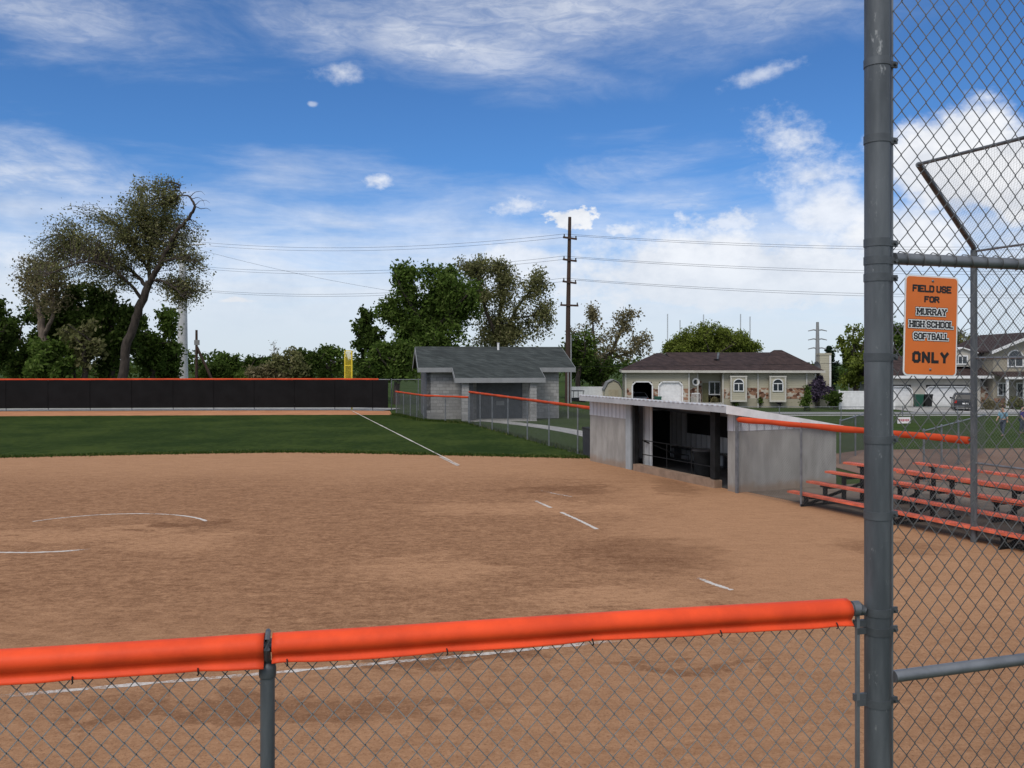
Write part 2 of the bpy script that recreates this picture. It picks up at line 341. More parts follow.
# ================================================================== SETTING: ground
def groundmat(name, fn, rough=.95, bump=.3, bscale=(20.,)):
    m = bpy.data.materials.new(name); m.use_nodes = True; t = NT(m.node_tree); b = t.n['Principled BSDF']
    o = t.new('ShaderNodeTexCoord').outputs['Object']
    c, h = fn(t, o); t.put(b.inputs['Base Color'], c); b.inputs['Roughness'].default_value = rough
    b.inputs['Specular IOR Level'].default_value = .04
    bn = t.new('ShaderNodeBump'); bn.inputs['Strength'].default_value = bump; bn.inputs['Distance'].default_value = .03
    t.put(bn.inputs['Height'], h); t.l.new(bn.outputs[0], b.inputs['Normal']); return m
def f_dirt(t, o):
    x, y, z = t.xyz(o)
    big = t.noise(o, .16, 5, .6, .8); mid = t.noise(t.scale(o, (1, 1.5, 1)), .9, 6, .65, .6)
    fine = t.noise(t.scale(o, (1, 1.25, 1)), 5.5, 8, .75, .4); clod = t.noise(o, 34, 5, .75)
    grain = t.noise(t.scale(o, (1, 1.15, 1), (3, 1, 0)), 13, 6, .8); ridge = t.noise(t.scale(o, (.9, 2.6, 1), rot=(0, 0, R(-17))), 3.2, 5, .7, 1.2)
    drag = t.noise(t.scale(o, (.75, 2.0, 1), rot=(0, 0, R(24))), 1.6, 7, .72, .9)
    wob = t.m('MULTIPLY', t.m('SUBTRACT', big, .5), 9.0); wob2 = t.m('MULTIPLY', t.m('SUBTRACT', mid, .5), 3.0)
    wx = t.m('ADD', x, t.m('ADD', wob, wob2)); wy = t.m('ADD', y, t.m('ADD', t.m('MULTIPLY', wob, .7), wob2))
    # the dragged, damp part of the infield
    reg = t.m('MULTIPLY', t.ss(wx, 4.0, 1.0), t.m('MULTIPLY', t.ss(wy, 9.5, 12.5), t.ss(wy, 29.0, 23.0)))
    def spot(cx, cy, rx, ry):
        p = t.m('DIVIDE', t.m('SUBTRACT', wx2, cx), rx); q = t.m('DIVIDE', t.m('SUBTRACT', wy2, cy), ry)
        return t.ss(t.m('ADD', t.m('MULTIPLY', p, p), t.m('MULTIPLY', q, q)), 1.3, .25)
    wx2 = t.m('ADD', x, wob2); wy2 = t.m('ADD', y, wob2)
    lt = spot(-1.5, 14.4, 1.3, 1.1)
    for a in ((1.4, 12.6, 1.6, .6), (-9, 17.3, 2.2, .8), (-6.5, 16.6, 1.5, 1.0), (.3, 20.5, 3.0, 1.0)): lt = t.m('MAXIMUM', lt, spot(*a))
    dk = spot(-.6, 10.2, 1.4, .25)
    for a in ((1.8, 9.7, 1.2, .2), (2.6, 15.6, 1.6, 1.6), (-7.2, 18.3, 1.1, .4), (1.5, 23.5, 1.6, .9), (7.2, 16.2, 1.2, .8), (4.6, 24.0, .7, 2.0), (3.2, 11.8, 1.6, .35), (-2.5, 8.6, 2.5, .4)):
        dk = t.m('MAXIMUM', dk, spot(*a))
    k = t.m('ADD', t.m('MULTIPLY', reg, .55), t.m('MULTIPLY', t.m('SUBTRACT', drag, .5), 1.15))
    k = t.m('ADD', k, t.m('MULTIPLY', t.m('ADD', t.m('SUBTRACT', fine, .5), t.m('ADD', t.m('MULTIPLY', t.m('SUBTRACT', grain, .5), .9), t.m('MULTIPLY', t.m('SUBTRACT', ridge, .5), .8))), t.m('ADD', t.m('MULTIPLY', reg, 1.7), 1.1)))
    k = t.m('ADD', k, t.m('MULTIPLY', t.m('SUBTRACT', mid, .5), .5))
    k = t.m('SUBTRACT', t.m('ADD', k, t.m('MULTIPLY', dk, .55)), t.m('MULTIPLY', lt, .5))
    k = t.m('ADD', k, t.m('MULTIPLY', t.ss(wy, 12.5, 9.5), .30))
    c = t.mix(t.ss(k, -.6, 1.5), (.455, .254, .140), (.180, .088, .046))
    c = t.mix(t.m('MULTIPLY', t.ss(clod, .54, .68), .6), c, (.47, .285, .175))
    c = t.mix(t.m('MULTIPLY', t.ss(clod, .46, .32), .7), c, (.12, .06, .035))
    h = t.m('ADD', t.m('MULTIPLY', fine, .6), t.m('ADD', t.m('MULTIPLY', grain, .7), t.m('ADD', t.m('MULTIPLY', ridge, .8), t.m('MULTIPLY', drag, .6))))
    return c, h
def f_grass(c1, c2, c3):
    def f(t, o):
        n = t.noise(o, .25, 5, .6); n2 = t.noise(t.scale(o, (1, .5, 1)), 3.5, 6, .7); n3 = t.noise(o, 25, 4, .7)
        k = t.m('ADD', t.m('MULTIPLY', n, .9), t.m('ADD', t.m('MULTIPLY', n2, .8), -.33))
        c = t.mix(t.ss(k, .35, .75), c1, c2); c = t.mix(t.m('MULTIPLY', t.ss(n3, .6, .75), .35), c, c3)
        return c, t.m('ADD', n3, n2)
    return f
def f_plain(c1, c2, s=1.0):
    def f(t, o):
        n = t.noise(o, .5 * s, 6, .65); n3 = t.noise(o, 14, 5, .7)
        c = t.mix(t.ss(t.m('ADD', t.m('MULTIPLY', n, .7), t.m('MULTIPLY', n3, .3)), .35, .65), c1, c2)
        return c, n3
    return f
DIRT = groundmat('infield clay', f_dirt, bump=.55)
GRASS_OUT = groundmat('outfield turf', f_grass((.021, .038, .008), (.048, .070, .015), (.09, .105, .035)), bump=.6)
GRASS = groundmat('rough grass', f_grass((.034, .058, .014), (.056, .082, .022), (.11, .115, .045)), bump=.6)
TRACK = groundmat('warning track clay', f_plain((.40, .185, .095), (.52, .25, .135)))
FIELD2 = groundmat('second field dirt', f_plain((.17, .11, .082), (.24, .16, .12)))
GRAVEL = groundmat('grey gravel', f_plain((.14, .112, .09), (.22, .178, .145), 3), bump=.6)

xs = np.concatenate([[-2500, -900, -400, -200], np.arange(-120, 121, 4), [200, 400, 900, 2500]])
ys = np.concatenate([[-300, -60, -10], np.arange(0, 141, 4), [170, 250, 400, 900, 3500]])
X, Y = np.meshgrid(xs, ys); Z = gz(X, Y)
nx = len(xs); q = [(j * nx + i, j * nx + i + 1, (j + 1) * nx + i + 1, (j + 1) * nx + i) for j in range(len(ys) - 1) for i in range(nx - 1)]
struct('ground', MB().add(np.stack([X, Y, Z], -1).reshape(-1, 3), q), GRASS, 180)

def ragged(pts, amp, step):
    out = []
    for a, b in zip(pts[:-1], pts[1:]):
        a, b = np.array(a), np.array(b); L = np.linalg.norm(b - a); k = max(2, int(L / step))
        for i in range(k): out.append(a + (b - a) * i / k + rng.normal(0, amp, 2))
    out.append(np.array(pts[-1])); return out
def smooth_curve(pts, n=12):
    P = [np.array(p, float) for p in pts]; P = [2 * P[0] - P[1]] + P + [2 * P[-1] - P[-2]]; out = []
    for i in range(1, len(P) - 2):
        for k in range(n):
            t = k / n; a, b, c, d = P[i - 1:i + 3]
            out.append(.5 * (2 * b + (c - a) * t + (2 * a - 5 * b + 4 * c - d) * t * t + (3 * b - a - 3 * c + d) * t ** 3))
    out.append(P[-2]); return out
arc_px = [(-700, 478), (-400, 468), (-150, 461), (0, 457.3), (150, 454.2), (300, 452.2), (450, 455.0), (592, 458)]
arc = smooth_curve([gp(*p) for p in arc_px], 10)
A0, B0 = np.array((2.79, 30.4)), np.array((6.06, 22.9))              # dugout front corners
UD = np.array((.3997, -.9166)); ND = np.array((.9166, .3997))
WING = np.array((9.02, 16.6))
Q = [WING, np.array((10.3, 13.2)), np.array((9.9, 9.0)), np.array((7.2, 5.6)), np.array((4.3, 3.95)), np.array((1.296, 3.016))]
left_fence = [(1.292, 3.016), (-.748, 2.607), (-2.788, 2.198), (-4.83, 1.79)]
dirt_pts = [(-44, 18)] + [(p[0], p[1] + .4) for p in arc] + [tuple(A0 + ND * .5), tuple(B0 + ND * .35)] + [tuple(WING + ND * .3)] + [tuple(p) for p in Q[1:]] + left_fence[1:] + [(-44, 1.5)]
def sheet(pts, z, drop=False):
    if sum(a[0] * b[1] - b[0] * a[1] for a, b in zip(pts, list(pts[1:]) + [pts[0]])) < 0: pts = list(pts)[::-1]
    return MB().add([(p[0], p[1], z + (gz(p[0], p[1]) if drop else 0)) for p in pts], [tuple(range(len(pts)))])
struct('infield_dirt', sheet(dirt_pts, .005), DIRT, 0)
OF = [np.array(gp(*p)) for p in [(-420, 414.5), (-200, 413), (0, 411.3), (180, 410.6), (347, 410.3), (390, 411)]]   # outfield fence line
trk = [np.array(gp(*p)) for p in [(392, 415.5), (347, 415.4), (180, 416), (0, 416.8), (-200, 418.5), (-420, 420)]]
struct('warning_track', sheet([tuple(p) for p in OF] + [tuple(p) for p in trk], .006), TRACK, 0)
g_edge = [p + np.array((0, dy_)) for p, dy_ in zip(ragged([tuple(p) for p in arc], 0.0, .15), rng.normal(0, .05, 4000))]
side = [np.array((2.75, 32.3)), np.array((-2.4, 48.6)), np.array((-5.4, 51.3)), np.array((-7.9, 57.2))]
turf = [tuple(p) for p in g_edge] + [tuple(p) for p in side] + [tuple(p) for p in ragged([tuple(p) for p in trk], .06, .3)] + [(-85, 40)]
mb = sheet(turf, .045); n0 = len(g_edge)
mb.add([(p[0], p[1], .045) for p in g_edge] + [(p[0], p[1] - .10, .006) for p in g_edge], [(i + 1, n0 + i + 1, n0 + i, i) for i in range(n0 - 1)])
struct('outfield_grass', mb, GRASS_OUT, 0)
def strip(path, wd, z, drop=True):
    P = [np.array(p, float) for p in path]; V = []; n = len(P)
    for i, p in enumerate(P):
        t = P[min(i + 1, n - 1)] - P[max(i - 1, 0)]; t /= np.linalg.norm(t); nn = np.array((-t[1], t[0])) * wd / 2
        for e in (p + nn, p - nn): V.append((e[0], e[1], z + (gz(e[0], e[1]) if drop else 0)))
    return MB().add(V, [(2 * i, 2 * i + 1, 2 * i + 3, 2 * i + 2) for i in range(n - 1)])
struct('concrete_path', strip(smooth_curve([(-1.2, 51.2), (1.5, 47), (3.4, 42.5), (4.6, 38), (6.2, 33)], 6), 1.3, .012), WALK, 0)
struct('mow_strip', strip([p + np.array((0, 1.6)) for p in OF], 3.6, .03, False), WALK, 0)
def gridsheet(x0, x1, y0, y1, z, n=8):
    a, b = np.meshgrid(np.linspace(x0, x1, n), np.linspace(y0, y1, n)); zz_ = gz(a, b) + z
    return MB().add(np.stack([a, b, zz_], -1).reshape(-1, 3), [(j * n + i, j * n + i + 1, (j + 1) * n + i + 1, (j + 1) * n + i) for j in range(n - 1) for i in range(n - 1)])
struct('street', gridsheet(12, 90, 73.0, 76.2, .012, 20), ASPH, 0)
struct('sidewalk', gridsheet(12, 90, 70.6, 71.8, .025, 20), WALK, 0)
struct('driveway', gridsheet(36.2, 47.5, 76.2, 85.5, .014), WALK, 0)
struct('garage_drive', gridsheet(11.5, 17.6, 76.2, 83.4, .014), WALK, 0)
c0 = WING + UD * 3
struct('second_infield', sheet([(11, 25.5), (15, 24), (60, 22), (60, 36.5), (30, 35.8), (14, 34.0), (10.6, 31)], .022), FIELD2, 0)
bl = B0 + ND * .36
struct('bleacher_pad', sheet([tuple(B0 + ND * .36), tuple(WING + UD * 6 + ND * .36), tuple(WING + UD * 6 + ND * 7), tuple(B0 + ND * 7)], .008), GRAVEL, 0)

# chalk lines: broken, dusty, laid on the clay
CH_ = bpy.data.materials.new('chalk'); CH_.use_nodes = True; t = NT(CH_.node_tree); b = t.n['Principled BSDF']
o_ = t.new('ShaderNodeTexCoord').outputs['Object']; b.inputs['Base Color'].default_value = (.66, .61, .56, 1); b.inputs['Roughness'].default_value = 1
nz = t.m('ADD', t.m('MULTIPLY', t.noise(o_, 2.2, 5, .75), .75), t.m('MULTIPLY', t.noise(o_, 16, 6, .9), .75))
att = t.new('ShaderNodeAttribute', attribute_name='wear'); nz = t.m('SUBTRACT', nz, att.outputs['Fac'])
T2 = t.new('ShaderNodeBsdfTransparent'); mx = t.new('ShaderNodeMixShader'); t.put(mx.inputs[0], t.m('MULTIPLY', t.ss(nz, .58, .84), .85))
t.l.new(T2.outputs[0], mx.inputs[1]); t.l.new(b.outputs[0], mx.inputs[2]); t.l.new(mx.outputs[0], t.n['Material Output'].inputs[0])
def chalk(name, path, wd, wear, z=.009):
    P = [np.array(p, float) for p in path]; wv = np.interp(np.linspace(0, 1, 60), np.linspace(0, 1, len(wear)), wear)
    s = np.cumsum([0] + [np.linalg.norm(b_ - a_) for a_, b_ in zip(P[:-1], P[1:])]); tt = np.linspace(0, s[-1], 60)
    C = np.stack([np.interp(tt, s, [p[k] for p in P]) for k in (0, 1)], 1)
    tg = np.gradient(C, axis=0); tg /= np.linalg.norm(tg, axis=1)[:, None]; nn = np.stack([-tg[:, 1], tg[:, 0]], 1)
    ww = wd * .85 * (1 + rng.normal(0, .2, 60))[:, None] / 2
    V = np.concatenate([np.c_[C + nn * ww, np.full(60, z)], np.c_[C - nn * ww, np.full(60, z)]])
    o = MB().add(V, [(i, i + 1, 61 + i, 60 + i) for i in range(59)]).build(name, CH_, None, 0)
    at_ = o.data.attributes.new('wear', 'FLOAT', 'POINT'); at_.data.foreach_set('value', np.concatenate([wv, wv]).astype(np.float32))
    return tag(o, kind='structure')
chalk('third_base_line', [gp(-60, 702), gp(0, 697), gp(300, 671), gp(480, 655), gp(600, 643), gp(640, 639)], .10, [.12, .06, -.02, .04, -.03, .02, .05, .0, .2])
for pc, wr in (([(732, 590.5), (712, 584), (676, 569)], [-.35, -.1, .25, .35]), ([(597, 529.5), (580, 521), (561, 512.5)], [-.15, -.2, -.1]), ([(551, 508), (535, 501)], [-.05, -.1, .1]),
               ([(520, 495), (486, 479)], [.25, .3, .25]), ([(458, 466), (440, 457)], [-.2, -.2])): chalk('first_base_line', [gp(*p) for p in pc], .10, wr)
chalk('foul_line', [gp(459, 466.5), gp(405, 438.7), gp(352, 411.5)], .075, [.0, -.2, -.3, -.3, -.3], .055)
chalk('runner_lane_line', [gp(572, 497), gp(555, 494), gp(530, 488), gp(512, 484)], .09, [.05, .1, .3, .25])
ang = np.linspace(.58, math.pi - .55, 40)
cc = np.array(gp(96, 531.5)); rr_ = 2.25
chalk('pitching_circle', [(cc[0] + rr_ * math.cos(a), cc[1] + 2.05 * math.sin(a)) for a in ang], .085, [-.3, -.25, -.03, .03, -.02, -.05, -.03, .02, .04])
chalk('pitching_circle_front', [gp(-60, 551), gp(0, 552.8), gp(30, 553), gp(62, 551.8), gp(95, 549)], .10, [.0, -.1, -.2, -.3, .3])

# ragged grass along the edges of the turf
def blades(pts, n, h, spread, z0, name, m, drop=False):
    P = np.array(pts); i = rng.integers(0, len(P) - 1, n); tt = rng.random((n, 1))
    C = P[i] * (1 - tt) + P[i + 1] * tt + rng.normal(0, spread, (n, 2))
    hh = h * (.4 + rng.random(n)); a = rng.random(n) * np.pi; wv = .012 + .02 * rng.random(n)
    dx_ = np.stack([np.cos(a) * wv, np.sin(a) * wv], 1); zb = z0 + (gz(C[:, 0], C[:, 1]) if drop else 0) + np.zeros(n)
    tip = C + rng.normal(0, h * .4, (n, 2))
    V = np.stack([np.c_[C - dx_, zb], np.c_[C + dx_, zb], np.c_[tip, zb + hh]], 1).reshape(-1, 3)
    f = np.arange(n * 3).reshape(-1, 3)
    return tag(MB().addq(V, f).build(name, m, None, 0), kind='stuff')
BLADE = leafmat('grass blades', (.03, .055, .012), (.055, .085, .02), (.17, .17, .06), .2)
blades([tuple(p) for p in arc], 16000, .08, .17, .0, 'grass_edge', BLADE)
blades([tuple(p) for p in side], 9000, .14, .16, .0, 'fence_grass', BLADE)

# ================================================================== FENCES NEAR THE CAMERA
UF = np.array((.9808, .1966, 0.0)); NF = np.array((.1966, -.9808, 0.0))    # along the front fence, and towards the camera
P0 = np.array((1.292, 3.016, 0.0)); FL = 6.25; S0 = P0 - UF * FL
fence = thing('chain_link_fence', 'near grey chain link fence under a bright orange padded cap', 'fence', tuple(S0), math.atan2(UF[1], UF[0]))
def loc_s(px_x):                                   # distance along the fence where it shows at this column
    k = (px_x - 512) / F; return (k * S0[1] - S0[0]) / (UF[0] - k * UF[1])
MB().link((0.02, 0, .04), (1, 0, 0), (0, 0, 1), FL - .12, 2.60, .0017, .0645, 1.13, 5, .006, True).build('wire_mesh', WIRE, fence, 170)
MB().tube([(0, 0, 2.634), (FL - .09, 0, 2.634)], .021, 12).build('top_rail', GALV, fence)
sp = loc_s(268)
def capsec(s0, s1, ties, seed, lift=.003):
    r_ = np.random.default_rng(seed); n = int((s1 - s0) / .025) + 2; S = np.linspace(s0, s1, n)
    prof = [(.006, 2.572), (-.006, 2.590), (-.018, 2.612)]                                # far skirt, up over the rail, camera side down to a flared lip
    prof = [(.030, 2.575), (.027, 2.592), (.036, 2.615), (.039, 2.640), (.028, 2.661), (.008, 2.669), (-.014, 2.667), (-.032, 2.655), (-.0405, 2.638),
            (-.038, 2.622), (-.029, 2.606), (-.023, 2.596), (-.026, 2.586), (-.031, 2.580), (-.036, 2.572)]
    m = len(prof); V = []
    for s in S:
        pinch = max([math.exp(-((s - q) / .05) ** 2) for q in ties] + [0])
        wv = .0012 * math.sin(s * 5.1 + seed) + .0010 * math.sin(s * 11.7 + 2 * seed)
        endf = math.exp(-abs(s - s0) / .02) * .004 + math.exp(-abs(s - s1) / .02) * .006
        for i, (y, z) in enumerate(prof):
            k = max(0, (2.625 - z) / .06)
            yy = y * (1 + (wv * 8) * k - .15 * pinch * k) + (-endf * k if y < 0 else 0)
            V.append((s, yy, z + .002 + k * lift - k * (wv * 1.6 - .0015 * pinch) + .0015 * math.sin(s * 3.3 + seed)))
    f = [(i * m + j, i * m + j + 1, (i + 1) * m + j + 1, (i + 1) * m + j) for i in range(n - 1) for j in range(m - 1)]
    o = MB().add(V, f).build('padded_cap', ORANGE, fence, 170)
    sol = o.modifiers.new('thickness', 'SOLIDIFY'); sol.thickness = .003
    for q in ties: MB().tube([(q, -.030, 2.583 + lift), (q + .001, -.037, 2.576 + lift), (q + .003, -.037, 2.567 + lift), (q - .001, -.033, 2.562 + lift)], .0022, 6).build('cable_tie', BLACKST, fence)
capsec(loc_s(273), loc_s(848), [loc_s(x) for x in (288, 446, 590, 717, 832)], 3, .0155)
capsec(sp - 1.95, loc_s(265), [loc_s(x) for x in (76, 200)], 5, .006)
capsec(-.02, sp - 2.0, [.6, 1.4], 8)
for s in (sp, sp - 1.98):
    MB().tube([(s, .0, 0), (s, 0, 2.565)], .0218, 16).build('fence_post', POSTM, fence)
    cp = MB().lathe([(.0250, -.018), (.0260, -.014), (.0260, .010), (.024, .018), (.015, .026), (.009, .034)], 16, (s, 0, 2.557))
    cp.tube([(s, -.002, 2.585), (s + .001, -.022, 2.605), (s + .001, -.034, 2.632), (s + .002, -.030, 2.660), (s + .002, -.012, 2.674), (s, .02, 2.672)], [.010, .011, .010, .009, .008, .008], 8)
    cp.build('loop_cap', BAND, fence)
# tension bar and rail end where the fence meets the backstop post
MB().box(FL - .078, FL - .066, -.006, .006, .05, 2.615).build('tension_bar', GALV, fence)
MB().tube([(FL - .095, 0, 2.634), (FL - .070, 0, 2.634), (FL - .058, -.002, 2.630), (FL - .045, -.01, 2.625)], [.026, .027, .018, .012], 12).build('rail_end', GALV, fence)
for z in (2.58, 2.32): MB().box(FL - .085, FL - .035, -.004, .009, z - .012, z + .012).build('tension_band', BAND, fence)

# ------------------------------------------------------------------ backstop (camera side and the far wing), one ring of panels
backstop = thing('backstop', 'tall chain link backstop with grey steel posts and leaning wire hood', 'backstop', (0, 0, 0))
TOP = 5.7
def post(p, r, z1, mt=POSTM, n=20): return MB().tube([(p[0], p[1], 0), (p[0], p[1], z1 * .5), (p[0], p[1], z1)], r, n).build('post', mt, backstop)
post(Q[5], .0435, TOP)
def zpx(y, d): return CH - (y - HY) / F * d
dQ = (Q[4] - Q[5]) / np.linalg.norm(Q[4] - Q[5]); th17 = math.atan2(dQ[1], dQ[0])
for y in (61, 138, 242, 260, 277, 357, 440, 516, 613, 632, 704):
    z = zpx(y, 2.99); hh = .014
    bm_ = MB().lathe([(.0437, -hh), (.0458, -hh), (.0458, hh), (.0437, hh)], 28, (Q[5][0], Q[5][1], z), cap=False)
    M_ = Matrix.Translation((Q[5][0], Q[5][1], z)) @ Matrix.Rotation(th17, 4, 'Z')
    bm_.box(.044, .078, -.012, -.004, -.011, .011, M_); bm_.tube([M_ @ Vector((.066, -.022, 0)), M_ @ Vector((.066, .012, 0))], .006, 8)
    if y > 600: bm_.box(-.082, -.046, -.006, .004, -.011, .011, Matrix.Translation((Q[5][0], Q[5][1], z)) @ Matrix.Rotation(math.atan2(UF[1], UF[0]), 4, 'Z'))
    bm_.build('brace_band', BAND, backstop)
for i in (1, 2, 3, 4): post(Q[i], .045, TOP)
post(WING, .062, TOP, POSTM)
def v3(p, z): return np.array((p[0], p[1], z))
for i in range(5):
    a, b = Q[i + 1], Q[i]; u = (b - a) / np.linalg.norm(b - a); L = np.linalg.norm(b - a)
    near = i == 4
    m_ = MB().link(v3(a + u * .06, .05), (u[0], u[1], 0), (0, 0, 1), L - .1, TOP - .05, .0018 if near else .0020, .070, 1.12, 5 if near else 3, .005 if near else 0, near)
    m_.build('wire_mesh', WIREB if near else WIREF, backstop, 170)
    for z in ((2.38, 3.873) if near else (3.6,) if i else (1.55, 3.6)) + (TOP - .02,):
        e = .07 if near else .04
        MB().tube([v3(a + u * e, z), v3(b - u * e, z)], .0215, 12).build('rail', GALV, backstop)
        if near:
            for s in (.05, .34, .62): MB().tube([v3(b - u * (.0 + s), z - .0), v3(b - u * (.025 + s), z)], .026 if s < .1 else .0235, 14).build('rail_collar', BAND, backstop)
n_ = np.array((-dQ[1], dQ[0]))                              # wrapped knuckles of the upper panel round the middle rail
kn = MB()
for s in np.arange(.09, 2.9, .072):
    th = np.linspace(-.4, 4.4, 9); ph = rng.uniform(-.3, .3)
    kn.tube([v3(Q[5] + dQ * (s + .004 * k), 3.873) + (np.array((n_[0], n_[1], 0)) * math.cos(a + ph) + np.array((0, 0, 1)) * math.sin(a + ph)) * (.0245 + .004 * (k % 2)) for k, a in enumerate(th)], .0021, 5)
kn.build('wire_knuckles', WIREB, backstop, 170)
MB().box(.058, .066, -.004, .004, .05, TOP - .05, Matrix.Translation((Q[5][0], Q[5][1], 0)) @ Matrix.Rotation(th17, 4, 'Z')).build('tension_bar', GALV, backstop)
# hood over the far wing, leaning towards home plate
home = np.array((3.8, 11.3))
tips = []
for i in range(0, 3):
    d_ = home - Q[i]; d_ /= np.linalg.norm(d_)
    tips.append(v3(Q[i] + d_ * (3.0 if i == 0 else 2.6), 6.88))
for i in range(0, 3): MB().tube([v3(Q[i], TOP - .05), v3(Q[i], TOP + .02), v3(Q[i], TOP + .05) * .985 + tips[i] * .015, tips[i]], .050 if i == 0 else .04, 10).build('hood_arm', POSTM, backstop)
for i in range(0, 2):
    MB().tube([tips[i], tips[i + 1]], .03, 8).build('hood_rail', POSTM, backstop)
    a, b = v3(Q[i + 1], TOP), v3(Q[i], TOP); U_ = (b - a); L = np.linalg.norm(U_); U_ /= L
    V_ = (tips[i] + tips[i + 1]) / 2 - (a + b) / 2; Lv = np.linalg.norm(V_); V_ /= Lv
    hm = MB().link((0, 0, 0), (1, 0, 0), (0, 0, 1), L, Lv, .0015, .072, 1.12, 3); pts = hm.v[0]
    k = np.clip(pts[:, 2:] / Lv, 0, 1); s_ = np.clip(pts[:, :1] / L, 0, 1); Nn = np.cross(U_, V_); Nn /= np.linalg.norm(Nn)
    hm.v[0] = (a * (1 - s_) + b * s_) * (1 - k) + (tips[i + 1] * (1 - s_) + tips[i] * s_) * k + pts[:, 1:2] * Nn
    hm.build('hood_mesh', WIREF, backstop, 170)

# ------------------------------------------------------------------ the sign
STRK = {'F': [[(0, 0), (0, 6)], [(0, 6), (4, 6)], [(0, 3.1), (3, 3.1)]], 'I': [[(0, 0), (0, 6)]],
        'E': [[(4, 0), (0, 0)], [(0, 0), (0, 6)], [(0, 6), (4, 6)], [(0, 3), (3.2, 3)]], 'L': [[(0, 6), (0, 0)], [(0, 0), (3.6, 0)]],
        'D': [[(0, 0), (0, 6)], [(0, 6), (3, 6), (4, 5), (4, 1), (3, 0), (0, 0)]], 'U': [[(0, 6), (0, 1), (1, 0), (3, 0), (4, 1), (4, 6)]],
        'S': [[(4, 4.8), (3.2, 6), (.9, 6), (0, 5), (0, 4), (.9, 3.1), (3.1, 2.9), (4, 2), (4, 1), (3.1, 0), (.8, 0), (0, 1.2)]],
        'O': [[(1, 0), (0, 1), (0, 5), (1, 6), (3, 6), (4, 5), (4, 1), (3, 0), (1, 0)]],
        'R': [[(0, 0), (0, 6)], [(0, 6), (3, 6), (4, 5.2), (4, 3.8), (3, 3), (0, 3)], [(2, 3), (4.2, 0)]],
        'M': [[(0, 0), (0, 6), (2.5, 2), (5, 6), (5, 0)]], 'A': [[(0, 0), (2, 6), (2.4, 6), (4.4, 0)], [(.8, 2), (3.6, 2)]],
        'Y': [[(0, 6), (2.1, 3), (4.2, 6)], [(2.1, 3), (2.1, 0)]], 'H': [[(0, 0), (0, 6)], [(4, 0), (4, 6)], [(0, 3), (4, 3)]],
        'G': [[(4, 4.8), (3, 6), (1, 6), (0, 5), (0, 1), (1, 0), (3, 0), (4, 1), (4, 2.8), (2.4, 2.8)]],
        'C': [[(4, 4.6), (4, 5), (3, 6), (1, 6), (0, 5), (0, 1), (1, 0), (3, 0), (4, 1), (4, 1.5)]],
        'T': [[(0, 6), (4, 6)], [(2, 6), (2, 0)]], 'N': [[(0, 0), (0, 6), (4, 0), (4, 6)]],
        'B': [[(0, 0), (0, 6)], [(0, 6), (3, 6), (3.8, 5.2), (3.8, 4), (3, 3.1), (0, 3.1)], [(3, 3.1), (4, 2.3), (4, 1), (3, 0), (0, 0)]]}
SER = {'F': [(0, 0)], 'I': [(0, 0), (0, 6)], 'R': [(0, 0), (4.2, 0)], 'M': [(0, 0), (5, 0), (0, 6), (5, 6)], 'A': [(0, 0), (4.4, 0)], 'Y': [(2.1, 0), (0, 6), (4.2, 6)],
       'H': [(0, 0), (0, 6), (4, 0), (4, 6)], 'U': [(0, 6), (4, 6)], 'L': [(0, 0), (0, 6)], 'T': [(2, 0)], 'B': [], 'S': [], 'O': [], 'C': [], 'G': []}
def text(s, width, height, cx, cz, stroke, serif, y0, grow=0.0, gap=1.75):
    """Block lettering in the x-z plane facing -y; grow thickens the strokes for an outline behind."""
    advs = [(max(p[0] for st in STRK[c] for p in st) + (1.9 if serif else gap) if c != ' ' else 2.2) for c in s]
    tot = sum(advs) - (1.9 if serif else gap); kx = width / tot; kz = height / 6; x = cx - width / 2; mb = MB(); e = 0
    for c, ad in zip(s, advs):
        segs = []
        for st in STRK.get(c, []): segs += list(zip(st[:-1], st[1:]))
        if serif: segs += [((p - .75, q_), (p + .75, q_)) for p, q_ in SER.get(c, [])]
        for (ax, az_), (bx, bz) in segs:
            a = np.array((x + ax * kx, cz - height / 2 + az_ * kz)); b_ = np.array((x + bx * kx, cz - height / 2 + bz * kz))
            d = b_ - a; L = np.linalg.norm(d); d /= L; nn = np.array((-d[1], d[0])); hw = stroke / 2 + grow; ex = hw * .8
            pts = [a - d * ex - nn * hw, b_ + d * ex - nn * hw, b_ + d * ex + nn * hw, a - d * ex + nn * hw]
            e += 1; mb.prism([tuple(p) for p in pts], y0 - e * 6e-7, y0 + .0004, 'y')
        x += ad * kx
    return mb
def rrect(w_, h_, r):
    out = []
    for cx, cz, a0 in ((w_ / 2 - r, h_ / 2 - r, 0), (-w_ / 2 + r, h_ / 2 - r, 90), (-w_ / 2 + r, -h_ / 2 + r, 180), (w_ / 2 - r, -h_ / 2 + r, 270)):
        for k in range(7): a = R(a0 + k * 15); out.append((cx + r * math.cos(a), cz + r * math.sin(a)))
    return out
SIGNO = mat('orange sign face', (.70, .165, .028), .45, .04, 6)
INK = mat('black sign ink', (.012, .012, .013), .5, .1, 6)
sc_ = at(931, 326, 3.03)
sign = thing('field_sign', 'orange field use sign with white border fixed to the tall backstop mesh', 'sign', sc_, th17 - R(3))
sign.rotation_euler = (0, R(1.6), th17 - R(3))
SW, SH = .2245, .358
MB().prism(rrect(SW, SH, .017), 0, .002, 'y').build('border_plate', WHITE, sign)
MB().prism(rrect(SW - .0115, SH - .0115, .013), -.0012, -.0002, 'y').build('orange_face', SIGNO, sign)
def row(y): return (326 - y) / F * 3.03
